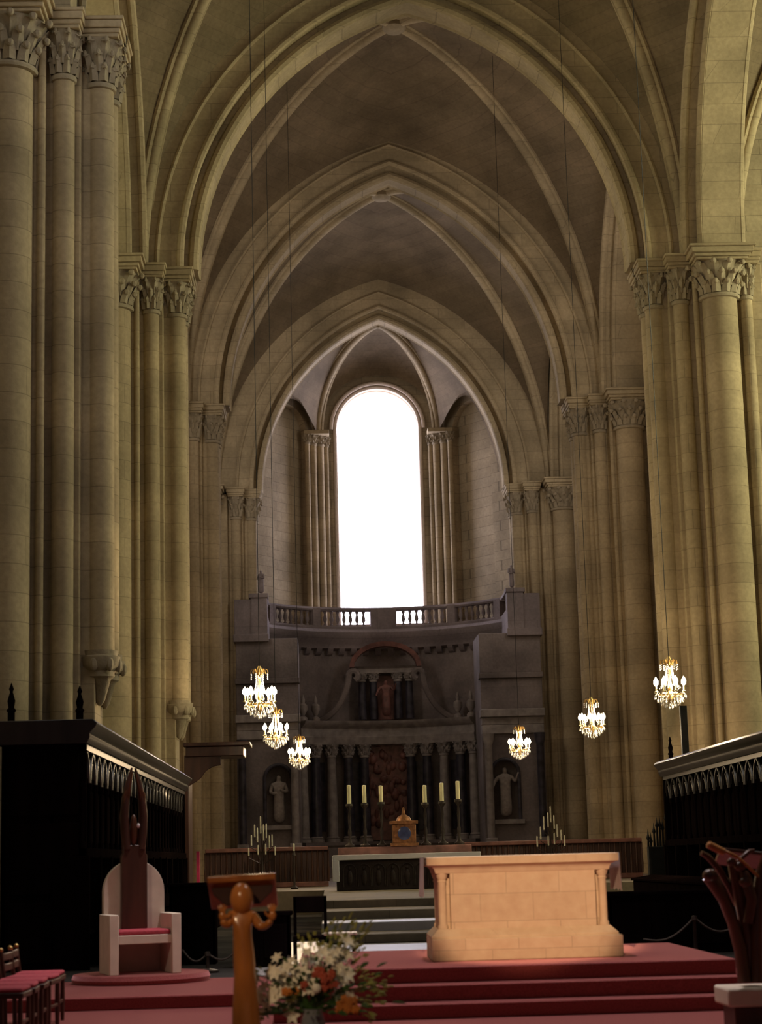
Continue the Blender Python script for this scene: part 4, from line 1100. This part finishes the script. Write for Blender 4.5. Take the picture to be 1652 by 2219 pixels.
# rope barriers
def rope(name, posts, Y, z0, label):
    t = thing('rope_barrier', (at(posts[0][0], posts[0][1], Y).x, Y, z0), label, 'barrier')
    P = [at(px, py, Y) for px, py in posts]
    for p in P[1:-1] if len(P) > 2 else P[:1]:
        MB().lathe(p.x, Y, [(.14, z0), (.14, z0+.03), (.025, z0+.06), (.022, p.z-.05), (.04, p.z-.03), (.03, p.z+.02)], 12).build('post', 'dark_bronze', t)
    b = MB()
    for a, c in zip(P[:-1], P[1:]):
        b.tube([a.lerp(c, k/12)-Vector((0, 0, .12*math.sin(PI*k/12))) for k in range(13)], .014, 6)
    b.build('rope', 'rope', t)
rope('rope', [(1395, 2035), (1505, 1988), (1600, 2005)], 24.2, .15, 'low rope barrier on a thin post right of the stone altar')
rope('rope', [(395, 2058), (450, 2066), (520, 2050)], 24.6, .15, 'low rope barrier behind the white throne')
# spiked iron candle rack
p0 = at(1402, 1800, 44); p1 = at(1470, 1800, 44)
t = thing('iron_candle_rack', ((p0.x+p1.x)/2, 44, .15), 'black spiked iron candle rack at the far end of the right stalls', 'candle rack')
MB().box(p0.x, p1.x+.3, 43.9, 44.1, .15, at(1402, 1835, 44).z).build('screen', 'iron', t, bevel=.01)
for k in range(11):
    px = 1404+k*6.3; top = 1748+(abs(k-7)*7 if k != 3 else 8)+(k % 2)*14
    q = at(px, top, 44)
    MB().lathe(q.x, 44, [(.03, 1.6), (.02, q.z-.25), (.045, q.z-.2), (.02, q.z-.12), (.003, q.z)], 6).build('spike', 'iron', t)

# ------------------------------------------------------------------ light, world, camera
def area(name, loc, target, sx, sy, power, color):
    l = bpy.data.lights.new(name, 'AREA'); l.shape = 'RECTANGLE'; l.size = sx; l.size_y = sy; l.energy = power; l.color = color
    o = bpy.data.objects.new(name, l); COL.objects.link(o); o.location = loc
    o.rotation_euler = (Vector(target)-Vector(loc)).to_track_quat('-Z', 'Y').to_euler(); return o
def spot(name, loc, target, power, color, deg, blend=.5, soft=.15):
    l = bpy.data.lights.new(name, 'SPOT'); l.energy = power; l.color = color; l.spot_size = math.radians(deg); l.spot_blend = blend; l.shadow_soft_size = soft
    o = bpy.data.objects.new(name, l); COL.objects.link(o); o.location = loc
    o.rotation_euler = (Vector(target)-Vector(loc)).to_track_quat('-Z', 'Y').to_euler(); return o
spot('altar_spotlight', (-2.3, 8.5, 5.6), (-.84, 20, 1.16), 5000, (1, .60, .33), 10.6, .35)
spot('lectern_spotlight', (-6.5, 5.0, 6.5), (-3.4, 14, 1.3), 700, (1, .62, .30), 8)
spot('nave_spotlight', (-8.5, 12, 9), (-5.1, 22.9, 1.0), 700, (1, .78, .58), 9)

spot('ceiling_spotlight', (-1.5, 21.5, 15), (-1.5, 20.5, 0), 6500, (1, .86, .84), 50, .8)  # unseen lamp added overhead to brighten the carpet tops
spot('flower_spotlight', (-6.5, 6.0, 6.0), (FX, 14.3, .55), 520, (1, .78, .52), 8)
w = bpy.data.worlds.new('World'); S.world = w; w.use_nodes = True
bg = w.node_tree.nodes['Background']; bg.inputs[0].default_value = (.75, .82, .9, 1); bg.inputs[1].default_value = .04

cam = bpy.data.cameras.new('Camera'); co = bpy.data.objects.new('Camera', cam); COL.objects.link(co)
cam.sensor_fit = 'HORIZONTAL'; cam.sensor_width = 36; cam.lens = FPX/1652*36
cam.clip_end = 300
cam.dof.use_dof = True; cam.dof.focus_distance = 47; cam.dof.aperture_fstop = 3.0
co.matrix_world = Matrix.Translation(EYE) @ CAMR.to_4x4()
S.camera = co
S.view_settings.view_transform = 'Standard'; S.view_settings.look = 'None'; S.view_settings.gamma = 1
S.view_settings.exposure = 0; S.view_settings.use_curve_mapping = False
S.cycles.use_denoising = True; S.cycles.max_bounces = 8; S.cycles.diffuse_bounces = 5; S.cycles.glossy_bounces = 3
S.cycles.sample_clamp_indirect = 4; S.cycles.caustics_reflective = False; S.cycles.caustics_refractive = False
for o in S.objects:
    if '_w' in o: del o['_w']
